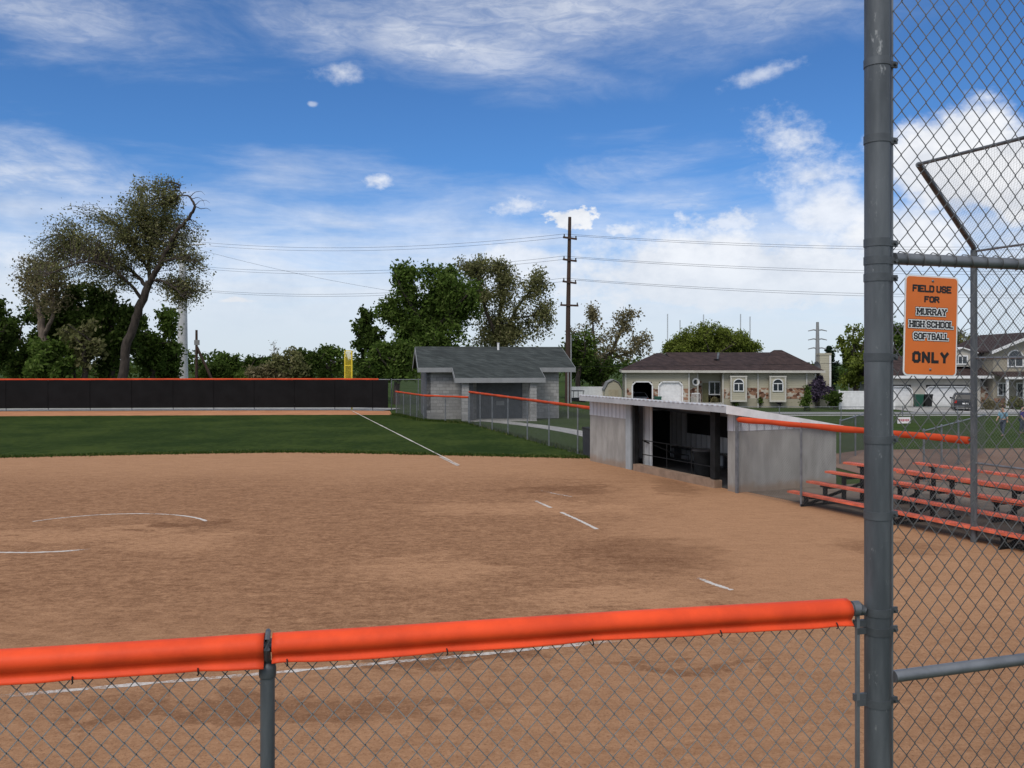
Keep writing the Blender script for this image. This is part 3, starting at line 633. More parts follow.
for s, wd, ht, y, stk in (('FIELD USE', .158, .0235, 289, .0063), ('FOR', .058, .021, 299.5, .006), ('ONLY', .142, .036, 357.5, .0112)):
    k = text(s, wd, ht * .83, 0, row(y), stk, False, -.0018, 0.0, 2.7 if s == 'ONLY' else 1.75); k.build('lettering', INK, sign, 0)
for s, wd, ht, y in (('MURRAY', .120, .0265, 312), ('HIGH SCHOOL', .180, .0265, 324.5), ('SOFTBALL', .142, .0265, 336.5)):
    k = text(s, wd, ht * .72, 0, row(y),   .0051, True, -.0028); k.build('lettering', INK, sign, 0)
for s, wd, ht, y in (('MURRAY', .120, .0265, 312), ('HIGH SCHOOL', .180, .0265, 324.5), ('SOFTBALL', .142, .0265, 336.5)):
    k = text(s, wd, ht * .72, 0, row(y),   .0051, True, -.0023, .0032); k.build('lettering_outline', WHITE, sign, 0)
    k = text(s, wd, ht * .72, 0, row(y),   .0051, True, -.0018, .0048); k.build('lettering_edge', INK, sign, 0)
for z in (row(283), row(369)): MB().lathe([(.0001, .0038), (.003, .003), (.0048, .0012), (.005, 0)], 12).build('bolt', GALV, sign)
for o in [c for c in sign.children if c.name.startswith('bolt')]: o.rotation_euler = (R(90), 0, 0)
bs_ = [c for c in sign.children if c.name.startswith('bolt')]
bs_[0].location = (.002, -.0012, row(281)); bs_[1].location = (0, -.0012, row(369.5))

# ================================================================== FIELD FENCES
def run_fence(name, label, a, b, h, group, posts, cap=True, z0=0.0, r=.0022, cap_r=.05, terr=False, pitch=.072, mesh=True):
    a, b = np.array(a, float), np.array(b, float); L = np.linalg.norm(b - a); u = (b - a) / L
    t = thing(name, label, 'fence', (a[0], a[1], z0), math.atan2(u[1], u[0]), group)
    g = (lambda s: float(gz(*(a + u * s)))) if terr else (lambda s: 0.0)
    if mesh:
        m_ = MB().link((.02, 0, .03), (1, 0, 0), (0, 0, 1), L - .04, h - .03, r, pitch, 1.12, 3)
        if terr: m_.v[0][:, 2] += np.array([gz(*(a + u * s)) for s in m_.v[0][:, 0]])
        m_.build('wire_mesh', WIREF, t, 170)
    MB().tube([(s, 0, h + g(s)) for s in np.linspace(0, L, 6)], .022, 8).build('top_rail', GALV, t)
    if cap: 
        S = np.linspace(.03, L - .03, 30); th = np.linspace(0, 2 * np.pi, 10)[:-1]
        V = [(s, cap_r * .8 * math.cos(q), h + .004 + cap_r * (1 + .1 * math.sin(s * 2.3)) * math.sin(q) - (.02 if math.sin(q) < -.5 else 0) * (1 + .5 * math.sin(s * 4))) for s in S for q in th]
        MB().add(V, [(i * 9 + j, i * 9 + (j + 1) % 9, (i + 1) * 9 + (j + 1) % 9, (i + 1) * 9 + j) for i in range(29) for j in range(9)] + [tuple(range(9)), tuple(range(29 * 9, 30 * 9))]).build('padded_cap', ORANGEF, t, 60)
    for s in posts:
        o = MB().tube([(s, 0, g(s)), (s, 0, h + .02 + g(s))], .03, 8); o.lathe([(.034, 0), (.03, .03), (.01, .05)], 8, (s, 0, h + .02 + g(s)))
        o.build('post', GALV, t)
    return t
G1 = 'orange capped fences along the right side of the field'
LW = np.linalg.norm(WING - B0)
run_fence('chain_link_fence', 'orange capped chain link fence in front of the orange bleachers', B0 - ND * .02 + UD * .03, WING - UD * .06 - ND * .02, 1.99, G1, [.02, 2.35, 4.65], cap_r=.06)
run_fence('chain_link_fence', 'orange capped chain link fence between the dugout and the block building', (2.87, 31.15), (-2.45, 48.4), 1.86, G1, [1.25, 4.5, 7.4, 10.4, 13.2, 15.6, 17.9])
run_fence('chain_link_fence', 'short orange capped fence in front of the left corner of the block building', (-2.45, 48.5), (-5.35, 51.2), 1.55, G1, [.05, 2.0, 3.9], cap_r=.045)
run_fence('chain_link_fence', 'orange capped fence running from the block building to the outfield corner', (-5.35, 51.25), (-8.0, 58.4), 1.55, G1, [1.6, 3.3, 5.2, 7.4], cap_r=.045)
# outfield fence with windscreen
of = thing('outfield_fence', 'long outfield fence hung with black windscreen under a thin orange cap', 'fence', (OF[0][0], OF[0][1], 0))
OL = [np.array((p[0] - OF[0][0], p[1] - OF[0][1] - .0)) for p in OF]
sl = np.cumsum([0] + [np.linalg.norm(b - a) for a, b in zip(OL[:-1], OL[1:])])
def ofp(s): return np.array([np.interp(s, sl, [p[k] for p in OL]) for k in (0, 1)])
S = np.arange(0, sl[-1] + .05, .25); Zs = np.linspace(.22, 2.26, 9); V = []
for s in S:
    p = ofp(s); ph = (s / 2.95) % 1
    for z in Zs: V.append((p[0], p[1] - .03 - .05 * math.sin(math.pi * ph) * (1 - abs(z - 1.2) / 1.4) - .012 * math.sin(z * 5 + s * 4.0) - .02 * math.sin(s * 1.3 + z * 2.2) ** 2, z))
m = len(Zs); MB().add(V, [(i * m + j, i * m + j + 1, (i + 1) * m + j + 1, (i + 1) * m + j) for i in range(len(S) - 1) for j in range(m - 1)]).build('windscreen', WINDSC, of, 170)
MB().tube([(*ofp(s), 2.30) for s in np.linspace(0, sl[-1] - .9, 80)], .07, 8).build('padded_cap', ORANGEF, of, 60)
MB().tube([(*ofp(s), 2.29) for s in np.linspace(sl[-1] - 1.0, sl[-1], 4)], .03, 8).build('top_rail', GALV, of)
for s in np.arange(.4, sl[-1], 2.95):
    p = ofp(s); MB().tube([(p[0], p[1] - .0, 0), (p[0], p[1], 2.3)], .035, 8).build('post', GALV, of)
    MB().tube([(p[0], p[1] - .075, .2), (p[0], p[1] - .085, 1.2), (p[0], p[1] - .075, 2.24)], .012, 6).build('screen_seam', WINDSC, of)
gx, gy = gp(391, 410.6)
cf = thing('chain_link_fence', 'plain grey chain link fence beyond the outfield corner beside the block building', 'fence', (gx, gy, 0), R(8))
MB().link((0, 0, .05), (1, 0, 0), (0, 0, 1), 2.8, 2.2, .003, .09, 1.1, 3).build('wire_mesh', WIREF, cf, 170)
MB().tube([(0, 0, 2.28), (2.85, 0, 2.28)], .028, 8).build('top_rail', GALV, cf)
for s in (0.03, 2.0, 2.8): MB().tube([(s, 0, 0), (s, 0, 2.36)], .036, 8).build('post', GALV, cf)
# foul pole
fp = thing('foul_pole', 'yellow foul pole panel rising above the black outfield fence', 'foul pole', (*(gp(348, 410.3) + np.array((0, .25))), 0))
zt = CH + 12.5 * 63 / F
MB().tube([(.24, 0, 0), (.24, 0, zt)], .055, 10).build('pole', YELLOW, fp)
b_ = MB(); b_.box(-.32, -.24, -.03, .03, 2.2, zt); 
for z in (2.2, 3.28, zt - .06): b_.box(-.24, .19, -.03, .03, z, z + .07)
b_.build('panel_frame', YELLOW, fp)
MB().link((-.25, 0, 2.2), (1, 0, 0), (0, 0, 1), .46, zt - 2.25, .012, .09, 1.1, 4).build('panel_mesh', YELLOW, fp, 170)

# ================================================================== DUGOUT
dug = thing('dugout', 'low concrete dugout with white corrugated roof and dark open front', 'dugout', (A0[0], A0[1], 0), math.atan2(UD[1], UD[0]))
DL, DW = 8.18, 3.5
def rz_(v): return 2.23 - .165 * (v + .0)          # underside of the roof
RIB = wallmat('white ribbed siding', (.60, .62, .66), 'rib', (.54, .56, .60), .26, .5)
RIBIN = wallmat('grey ribbed lining', (.66, .67, .68), 'rib', (.58, .59, .60), .3, .6)
c_ = MB(); c_.box(0, 2.45, 0, .2, 0, 1.65); c_.box(7.79, DL - .2, 0, .2, 0, 1.65)
c_.box(DL - .2, DL, 0, DW, 0, 1.66); c_.box(0, .2, .2, DW, 0, 1.66); c_.box(.2, DL - .2, DW - .2, DW, 0, 1.64)
c_.build('concrete_wall', CONC, dug)
MB().box(3.0, 7.28, -.06, .2, 0, .22).build('front_curb', mat('clay stained concrete', (.27, .185, .13), .95, .15, 3, .25, 25, c2=(.22, .15, .105)), dug)
MB().box(.2, DL - .2, .2, DW - .2, 0, .03).build('floor', DARKST, dug)
MB().box(-.012, 2.45, -.012, .16, 1.652, rz_(.1)).build('siding', RIB, dug); MB().box(7.79, DL - .16, -.012, .16, 1.652, rz_(.1)).build('siding', RIB, dug)
MB().prism([(-.012, 1.664), (DW, 1.664), (DW, 1.70), (-.012, rz_(0))], DL - .16, DL + .012, 'x').build('siding', RIB, dug)
MB().prism([(.16, 1.664), (DW, 1.664), (DW, 1.70), (.16, rz_(.16))], -.012, .15, 'x').build('siding', RIB, dug)
l_ = MB(); l_.box(.21, .25, .2, DW - .2, .03, 1.95); l_.box(.25, 2.0, DW - .25, DW - .21, .03, 1.7); l_.box(2.0, DL - .2, DW - .25, DW - .21, .03, 1.0); l_.box(DL - .25, DL - .21, .2, DW - .2, .03, 1.6)
l_.build('lining', RIBIN, dug)
MB().box(.252, .29, 2.42, 3.2, .03, 1.75).build('door', DARK, dug)
w_ = MB(); w_.box(1.35, 2.65, DW - .29, DW - .252, 1.0, 1.72); w_.box(2.9, 6.0, DW - .29, DW - .252, 1.0, 1.72); w_.build('screen_opening', DARK, dug)
MB().box(2.47, 2.78, -.02, .16, 0, rz_(0)).build('front_post', mat('pale grey post', (.33, .36, .38), .6, .06, 3), dug)
MB().box(2.86, 3.0, .0, .14, 0, rz_(0)).build('front_post', BLACKST, dug)
MB().box(6.98, 7.20, .02, .2, .24, rz_(.1)).build('front_post', BLACKST, dug)
MB().box(2.72, 3.22, .5, .54, .03, rz_(.5)).build('inner_panel', RIBIN, dug)
for z in (.98, .52):
    MB().tube([(3.0, .3, z), (7.0, .3, z)], .015, 8).build('hand_rail', BLACKST, dug)
MB().tube([(7.2, .25, .95), (7.78, .9, .5)], .024, 8).build('hand_rail', BLACKST, dug)
MB().tube([(3.0, .35, .95), (3.5, 1.2, .55), (3.7, 1.6, .5), (3.7, 1.6, .03)], .024, 8).build('hand_rail', BLACKST, dug)
for s in (4.4, 5.7): MB().tube([(s, .3, .03), (s, .3, .98)], .015, 8).build('rail_post', BLACKST, dug)
b_ = MB(); b_.box(.8, 6.6, DW - .62, DW - .3, .44, .48)
for s in (1.0, 2.4, 3.8, 5.2, 6.4): b_.box(s, s + .05, DW - .6, DW - .34, .03, .44)
b_.build('bench', DARKST, dug)
# roof: deck, ribs and fascia
r_ = MB(); th = .05; o0, o1 = -.42, DW + .25
prof = [(o0, rz_(o0)), (o1, rz_(o1)), (o1, rz_(o1) + th), (o0, rz_(o0) + th)]
r_.prism(prof, .04, DL + .12, 'x')
for s in np.arange(.06, DL + .1, .23):
    p2 = [(o0 - .05, rz_(o0) + th + .002), (o1, rz_(o1) + th + .002), (o1, rz_(o1) + th + .045), (o0 - .05, rz_(o0) + th + .045)]
    r_.prism(p2, s, s + .11, 'x')
r_.build('roof', WHITED, dug)
f_ = MB(); f_.box(.03, DL + .12, o0 - .03, o0 - .004, rz_(o0) - .13, rz_(o0) + th - .004); f_.build('fascia', mat('grey white fascia', (.40, .41, .43), .5, .06, 3), dug)
f_ = MB(); f_.prism([(o0 - .03, rz_(o0) - .15), (o1, rz_(o1) - .05), (o1, rz_(o1) + th + .035), (o0 - .03, rz_(o0) + th + .035)], DL + .123, DL + .15, 'x'); f_.build('fascia', WHITE, dug)
MB().box(DL + .0, DL + .09, -.06, -.018, 0, 2.16).build('corner_post', GALV, dug)
# bin and bag inside / beside the dugout
def dpt(u, v, z=0): return (A0[0] + UD[0] * u + ND[0] * v, A0[1] + UD[1] * u + ND[1] * v, z)
tb = thing('trash_barrel', 'black round trash barrel standing inside the dugout by the rail', 'trash can', dpt(5.35, 1.0, .03))
MB().lathe([(.25, 0), (.30, .3), (.33, .74), (.355, .74), (.355, .79), (.30, .79), (.27, .1)], 18).build('barrel', BLACKST, tb)
MB().lathe([(.36, .80), (.36, .83), (.2, .86), (.01, .87)], 18).build('lid', DARKST, tb)
gb = thing('storage_bin', 'dark blue wheeled bin tucked between the fence end and dugout wall', 'bin', (3.07, 31.95, 0), R(-66))
MB().prism([(-.28, .06), (.28, .06), (.33, 1.0), (-.33, 1.0)], -.3, .3, 'y').build('bin_body', mat('dark blue plastic', (.02, .024, .034), .5, .1, 3), gb)
MB().prism([(-.35, 1.005), (.35, 1.005), (.33, 1.06), (-.30, 1.09)], -.33, .33, 'y').build('lid', BLACKST, gb)
for s in (-.24, .2): 
    k = MB().lathe([(.08, -.025), (.09, -.015), (.09, .015), (.08, .025)], 12); o = k.build('wheel', BLACKST, gb); o.rotation_euler = (R(90), 0, 0); o.location = (-.27, s, .09)

# ================================================================== BLEACHERS
def bleacher(name, label, t0, off0, rows, length, zs, step):
    o0 = B0 + UD * t0 + ND * off0
    t = thing(name, label, 'bleachers', (o0[0], o0[1], 0), math.atan2(UD[1], UD[0]), 'orange bleachers behind the right side fence')
    for i in range(rows):
        v = i * step; z = zs[i]
        k = MB().box(0, length, v - .12, v + .12, z - .045, z)
        for e in (-.08, 0, .08): k.box(0, length, v + e - .012, v + e + .012, z + .001, z + .004)
        k.build('seat_plank', ORSEAT, t)
        if i: MB().box(0, length, v - .50, v - .22, z - .30, z - .26).build('foot_plank', DARKST, t)
    for s in np.arange(.5, length, 2.6):
        f = MB()
        for i in range(rows):
            v = i * step; f.box(s, s + .06, v - .05, v + .05, 0, zs[i] - .046); f.box(s - .01, s + .07, v - .13, v + .13, zs[i] - .085, zs[i] - .047)
            if i: f.box(s, s + .06, v - .5, v - .051, zs[i] - .36, zs[i] - .31)
        e = (rows - 1) * step
        f.prism([(0, .02), (e, zs[-1] - .5), (e, zs[-1] - .43), (0, .09)], s + .061, s + .10, 'x'); f.box(s + .061, s + .10, -.2, e + .2, .005, .06)
        f.build('frame', BLACKST, t)
    return t
bleacher('bleachers', 'four row orange bleachers just behind the orange capped fence', 1.85, .2, 4, 11.5, [.31, .52, .74, .94], .61)
bleacher('bleachers', 'second set of orange bleachers standing farther behind the first', 2.55, 2.55, 3, 9.0, [.50, .73, .93], .58)

# ================================================================== BEHIND THE BLEACHERS: low fences of the neighbouring field
G2 = 'plain chain link fences of the neighbouring field'
run_fence('chain_link_fence', 'plain grey fence receding beside the low end of the dugout roof', (11.3, 29.3), (17.5, 39.4), 1.5, G2, [.05, 3.0, 6, 9], False, 0, .0014, terr=True)
run_fence('chain_link_fence', 'plain grey fence receding behind the second bleachers', (12.1, 25.0), (18.4, 33.0), 1.5, G2, [.05, 2.4, 5, 7.5], False, 0, .0014, terr=True)
run_fence('chain_link_fence', 'low grey chain link fence across the lawn before the brown roofed house', (15.0, 62), (33, 62), 1.2, G2, [.05, 4.5, 9, 13.5, 17.5], False, 0, .004, terr=True, pitch=.12)
ns = thing('field_banner', 'small white banner with red writing on the fence behind the bleachers', 'banner', (15.05, 32.7, 1.30 + gz(15.05, 32.7)), R(10))
MB().box(-.27, .27, -.05, -.03, -.12, .12).build('banner_sheet', WHITE, ns)
k = MB()
for i, (x, wd) in enumerate(((-.22, .06), (-.14, .05), (-.07, .07), (.02, .05), (.09, .06), (.17, .05))): k.box(x, x + wd, -.0525, -.0505, -.045 + .01 * (i % 2), .045)
k.build('lettering', mat('faded red ink', (.45, .12, .14), .7, .1, 3), ns)

# ================================================================== RESTROOM BUILDING
TH = R(9); rb = thing('block_building', 'grey concrete block restroom building with dark shingle roof and porch', 'building', (-5.28, 52.6, 0), TH)
SL = .33; ZR = 4.45; VR = 3.5
def roofz(v): return ZR - SL * abs(v - VR)
w_ = MB(); w_.box(0, 2.3, 0, .25, 0, 2.98); w_.box(6.55, 8.35, 0, .25, 0, 2.98); w_.box(2.3, 3.1, .0, .25, 0, 2.98); w_.box(6.0, 6.55, 0, .25, 0, 2.98)
w_.box(3.1, 6.0, 0.0, .25, 2.3, 2.98); w_.box(8.1, 8.35, .25, 7, 0, 2.98); w_.build('wall', BLOCK, rb)
w_ = MB(); w_.prism([(0, 0), (7, 0), (7, 2.98), (VR, 4.1), (0, 2.98)], -.004, .25, 'x'); w_.build('end_wall', BLOCKD, rb)
w_ = MB(); w_.box(.006, 2.3, -.03, -.002, 0, .55); w_.box(6.55, 8.35, -.03, -.002, 0, .55); w_.build('block_plinth', BLOCK, rb)
for u in (1.98, 6.1): MB().box(u, u + .42, -2.15, -1.75, 0, 2.36).build('column', BLOCK, rb)
MB().box(2.305, 2.7, -1.7, -.003, 0, 2.4).build('porch_wall', BLOCKD, rb)
d_ = MB(); d_.box(3.1, 6.0, .05, .12, 0, 2.3); 
for z in np.arange(.1, 2.3, .11): d_.box(3.12, 5.98, .035, .05, z, z + .09)
d_.build('roller_door', mat('dark grey roller shutter', (.10, .108, .118), .6, .1, 2), rb)
MB().box(4.35, 4.85, .0, .03, .85, 1.12).build('notice_plate', TRIM, rb)
MB().box(2.3, 6.5, -2.4, 0, .0, .03).build('porch_slab', WALK, rb)
rf = MB(); t_ = .09
def slope(u0, u1, v0, v1): 
    a, b = roofz(v0), roofz(v1); rf.prism([(v0, a), (v1, b), (v1, b + t_), (v0, a + t_)], u0, u1, 'x')
E0, E1 = -.55, 9.3
slope(E0, E1, -.5, VR); slope(E0, E1, VR, 7.5); slope(1.55, 7.0, -2.35, -.5)
rf.prism([(VR - .18, roofz(VR - .18) + t_ + .004), (VR, ZR + t_ + .006), (VR + .18, roofz(VR + .18) + t_ + .004), (VR, ZR + t_ + .05)], E0, E1, 'x')
rf.build('roof', SHING, rb)
f_ = MB(); f_.box(E0, 1.55, -.53, -.502, roofz(-.5) - .2, roofz(-.5) + t_ - .004); f_.box(7.0, E1, -.53, -.502, roofz(-.5) - .2, roofz(-.5) + t_ - .004)
f_.box(1.55, 7.0, -2.38, -2.352, roofz(-2.35) - .2, roofz(-2.35) + t_ - .004)
for u in (E0 - .03, E1 + .002):
    f_.prism([(-.53, roofz(-.53) - .2), (VR, ZR - .2), (VR, ZR + t_ - .006), (-.53, roofz(-.53) + t_ - .006)], u, u + .028, 'x')
    f_.prism([(VR, ZR - .2), (7.5, roofz(7.5) - .2), (7.5, roofz(7.5) + t_ - .006), (VR, ZR + t_ - .006)], u, u + .028, 'x')
for u in (1.52, 7.002): f_.prism([(-2.38, roofz(-2.38) - .2), (-.53, roofz(-.53) - .2), (-.53, roofz(-.53) + t_ - .006), (-2.38, roofz(-2.38) + t_ - .006)], u, u + .028, 'x')
f_.build('fascia', TRIM, rb)
MB().box(.3, 8.05, .26, 6.9, 2.985, 3.02).build('ceiling', TRIM, rb)
MB().lathe([(.07, 0), (.07, .5), (.09, .5), (.09, .55)], 10, (4.9, 3.0, roofz(3.0))).build('vent_pipe', WHITE, rb)
MB().tube([(E1 - .45, -.46, 0), (E1 - .45, -.46, 2.95)], .045, 8).build('downpipe', TRIM, rb)

# ================================================================== BROWN ROOFED HOUSE (its own grade at -.9)
ZG = -.9
def hip(mb, x0, x1, y0, y1, ze, zr, r0, r1, t=.18):
    ym = (y0 + y1) / 2; v = [(x0, y0, ze), (x1, y0, ze), (x1, y1, ze), (x0, y1, ze), (r0, ym, zr), (r1, ym, zr)]
    v += [(p[0], p[1], ze - t) for p in v[:4]]
    return mb.add(v, [(0, 1, 5, 4), (1, 2, 5), (2, 3, 4, 5), (3, 0, 4), (0, 6, 7, 1), (1, 7, 8, 2), (2, 8, 9, 3), (3, 9, 6, 0), (6, 9, 8, 7)])
hs = thing('bungalow', 'long beige bungalow with brown hip roof and two garage doors', 'house', (11.1, 83.5, ZG), R(-6)); hs.scale = (.965, 1, 1)
HS_KIDS = len(bpy.data.objects)
def Zp(y, d=85): return CH - (y - HY) / F * d - ZG
ze = Zp(371); w_ = MB()
w_.box(17.55, 30.2, 85, 95, 1.95, ze - .1); w_.box(11.1, 13.65, 83.5, 94, 0, ze - .1); w_.box(16.65 + .0, 17.55, 83.5, 94, 1.95, ze - .1)
w_.box(13.65, 14.6, 83.5, 83.9, 0, 2.3); w_.box(13.65, 16.65, 83.5, 94, 2.5, ze - .1); w_.box(16.5, 16.65, 83.5, 94, 0, 2.5)
w_ = MB()
w_.box(11.1, 11.9, 83.5, 83.75, 1.9, 2.55); w_.box(13.8, 14.55, 83.5, 83.75, 1.9, 2.55); w_.box(16.8, 17.55, 83.5, 83.75, 1.9, 2.55)
w_.box(11.1, 17.55, 83.5, 83.75, 2.55, ze - .1); w_.box(11.1, 11.35, 83.75, 94, 0, ze - .1); w_.box(17.3, 17.55, 83.75, 94, 0, ze - .1)
w_.box(17.55, 18.6, 85, 85.25, 1.95, ze - .1); w_.box(18.6, 19.8, 86.4, 86.65, 0, ze - .1); w_.box(19.8, 21.0, 86.4, 86.65, 2.5, ze - .1); w_.box(21.0, 30.2, 85, 85.25, 1.95, ze - .1)
w_.box(18.4, 18.6, 85.25, 86.4, 0, ze - .1); w_.box(21.0, 21.2, 85.25, 86.4, 0, ze - .1); w_.box(29.95, 30.2, 85.25, 95, 0, ze - .1); w_.box(17.55, 29.95, 94.7, 95, 0, ze - .1)
w_.build('wall', BEIGE, hs)
for bb in ((11.1, 11.9, 83.44, 83.75, 0, 1.9), (13.8, 14.55, 83.44, 83.75, 0, 1.9), (16.8, 17.55, 83.44, 83.75, 0, 1.9), (17.55, 18.6, 84.94, 85.25, .9, 1.95), (21.0, 30.2, 84.94, 85.25, .9, 1.95), (18.6, 19.1, 86.3, 86.4, 0, 2.6)): MB().box(*bb).build('stone_band', STONE, hs)
s_ = MB(); s_.box(17.55, 18.6, 84.97, 85.25, 0, .9); s_.box(21.0, 30.2, 84.97, 85.25, 0, .9); s_.build('foundation', mat('beige plaster', (.36, .33, .25), .9, .1, 1), hs)
r_ = MB(); hip(r_, 17.0, 30.8, 84.4, 95.6, ze + .05, Zp(352.5, 90), 15.6, 27.5)
hip(r_, 10.8, 17.9, 82.9, 94.6, ze + .08, Zp(353, 89), 14.6, 15.2); hip(r_, 24.6, 31.0, 84.3, 95.7, ze + .06, Zp(350.2, 90), 27.2, 28.0); r_.build('roof', SHINGB, hs)
HTRIM = mat('cream eave board', (.50, .48, .43), .6, .05, 2)
f_ = MB(); f_.box(10.75, 17.95, 82.84, 82.89, ze - .14, ze + .09); f_.box(17.96, 31.05, 84.24, 84.29, ze - .16, ze + .07); f_.box(10.74, 10.79, 82.9, 94.6, ze - .14, ze + .09); f_.build('fascia', HTRIM, hs)
t_ = MB()
for x, y in ((11.1, 83.43), (17.42, 83.43), (18.45, 84.92), (21.0, 84.92), (24.5, 84.92), (29.3, 84.92)): t_.box(x, x + .16, y - .03, y + .004, .0, ze - .14)
t_.build('corner_board', HTRIM, hs)
def garage(x0, x1, y, h, name, m, parent, recess=.12):
    ch = .3; pts = [(x0, 0), (x1, 0), (x1, h - ch), (x1 - ch, h), (x0 + ch, h), (x0, h - ch)]
    d = MB().prism(pts, y + recess, y + recess + .05, 'y')
    if m is not DARK:
        for z in np.arange(.08, h - .2, .52):
            for x in np.linspace(x0 + .08, x1, 5)[:-1]: d.box(x, x + (x1 - x0) / 4 - .1, y + recess - .02, y + recess, z, min(z + .44, h - .33))
    d.build(name, m, parent)
    e = MB(); 
    for a, b in zip(pts[1:], pts[2:] + pts[:1]):
        if a[1] == 0 and b[1] == 0: continue
        a, b = np.array(a), np.array(b); dd = (b - a) / np.linalg.norm(b - a); n = np.array((-dd[1], dd[0])) * -.13
        e.prism([tuple(a), tuple(b), tuple(b + n), tuple(a + n)], y - .07, y - .01, 'y')
    e.build('door_trim', WHITE, parent)
garage(11.9, 13.8, 83.5, 2.5, 'garage_interior', DARK, hs, 9.0)
k = MB(); k.box(11.36, 11.42, 83.8, 93.9, 0, 2.9); k.box(13.9, 13.96, 83.8, 93.9, 0, 2.9); k.box(11.42, 13.9, 93.5, 93.6, 0, 2.9); k.box(11.42, 13.9, 83.8, 93.5, 2.86, 2.9); k.build('garage_lining', DARK, hs)
garage(14.55, 16.8, 83.5, 2.5, 'garage_door', WHITE, hs)
def window(x0, x1, y, z0, z1, parent, arch=False, grid=2, fr=.12):
    f = MB(); f.box(x0 - fr, x0, y - .09, y, z0 - fr, z1 + fr); f.box(x1, x1 + fr, y - .09, y, z0 - fr, z1 + fr); f.box(x0, x1, y - .09, y, z0 - fr, z0)
    if arch:
        c = (x0 + x1) / 2; r = (x1 - x0) / 2; n = 10
        for k in range(n):
            a, b = math.pi * k / n, math.pi * (k + 1) / n
            f.prism([(c + r * math.cos(a), z1 + r * .9 * math.sin(a)), (c + (r + fr) * math.cos(a), z1 + (r + fr) * .9 * math.sin(a)), (c + (r + fr) * math.cos(b), z1 + (r + fr) * .9 * math.sin(b)), (c + r * math.cos(b), z1 + r * .9 * math.sin(b))], y - .09, y, 'y')
        f.box(x0, x1, y - .07, y - .01, z1 - .04, z1 + .04)
    else: f.box(x0, x1, y - .09, y, z1, z1 + fr)
    for k in range(1, grid): x = x0 + (x1 - x0) * k / grid; f.box(x - .035, x + .035, y - .068, y - .012, z0, z1 - .041 if arch else z1)
    f = f.build('window', WHITE, parent)
    g = MB().box(x0, x1, y - .04, y - .02, z0, z1)
    if arch: g.prism([(c + r * math.cos(math.pi * k / n), z1 + .041 + (r * .9 - .041) * math.sin(math.pi * k / n)) for k in range(n + 1)], y - .04, y - .02, 'y')
    return g.build('glass', GLASS, f)
for xa in (21.75, 25.62):
    b_ = MB(); b_.box(xa, xa + 1.6, 84.35, 84.93, .75, 3.12)
    b_.build('bay', BEIGE, hs); b_ = MB(); b_.box(xa - .02, xa + .14, 84.28, 84.345, .75, 3.12); b_.box(xa + 1.46, xa + 1.62, 84.28, 84.345, .75, 3.12); b_.box(xa - .02, xa + 1.62, 84.26, 84.40, .6, .76); b_.box(xa - .05, xa + 1.65, 84.26, 84.40, 3.0, 3.14); b_.build('bay_trim', HTRIM, hs)
    window(xa + .36, xa + 1.24, 84.34, 1.7, 2.4, hs, True, 2, .09)
window(19.95, 20.95, 86.4, 1.3, 2.45, hs); MB().box(19.2, 19.8, 86.33, 86.39, .3, 2.4).build('front_door', mat('olive door', (.16, .15, .07), .6, .1, 3), hs)
o = MB().lathe([(.38, -.05), (.38, .05), (.24, .06), (.24, -.05)], 18).build('round_window', WHITE, hs); o.rotation_euler = (R(90), 0, 0); o.location = (18.35, 84.93, 2.52)
g_ = MB().lathe([(.001, 0), (.24, 0), (.24, .03)], 18).build('glass', GLASS, o)
MB().box(17.75, 20.9, 83.6, 84.9, 0, .5).build('porch_step', WALK, hs)
pr = MB()
for x in np.arange(17.8, 18.6, .2): pr.box(x, x + .05, 83.62, 83.68, .5, 1.4)
pr.box(17.8, 18.6, 83.62, 83.68, 1.4, 1.47); pr.build('porch_rail', WHITE, hs)
cM = MB().box(31.0, 32.1, 86.2, 87.6, 0, Zp(355, 85)); cM.box(30.95, 32.15, 86.15, 87.65, Zp(355, 85), Zp(355, 85) + .18); cM.build('chimney', BEIGE, hs)
MB().box(31.92, 32.11, 86.1, 86.145, 0, Zp(355.5, 85)).build('corner_board', WHITE, hs)
MB().lathe([(.02, 0), (.16, .02), (.28, .10), (.30, .12), (.15, .02)], 14, (20.8, 87.5, Zp(360, 87))).build('roof_vent', GALV, hs)
MB().tube([(20.9, 87.6, Zp(361, 87)), (21.0, 87.6, Zp(352.5, 87))], .12, 8).build('flue', GALV, hs)
dsh = MB().lathe([(.05, 0), (.25, .05), (.42, .16), (.43, .18), (.2, .06)], 14).build('satellite_dish', DARKST, hs); dsh.location = (30.6, 86, Zp(366, 86)); dsh.rotation_euler = (R(70), 0, R(30))

for o in [c for c in hs.children]: o.location.x -= 11.1; o.location.y -= 83.5
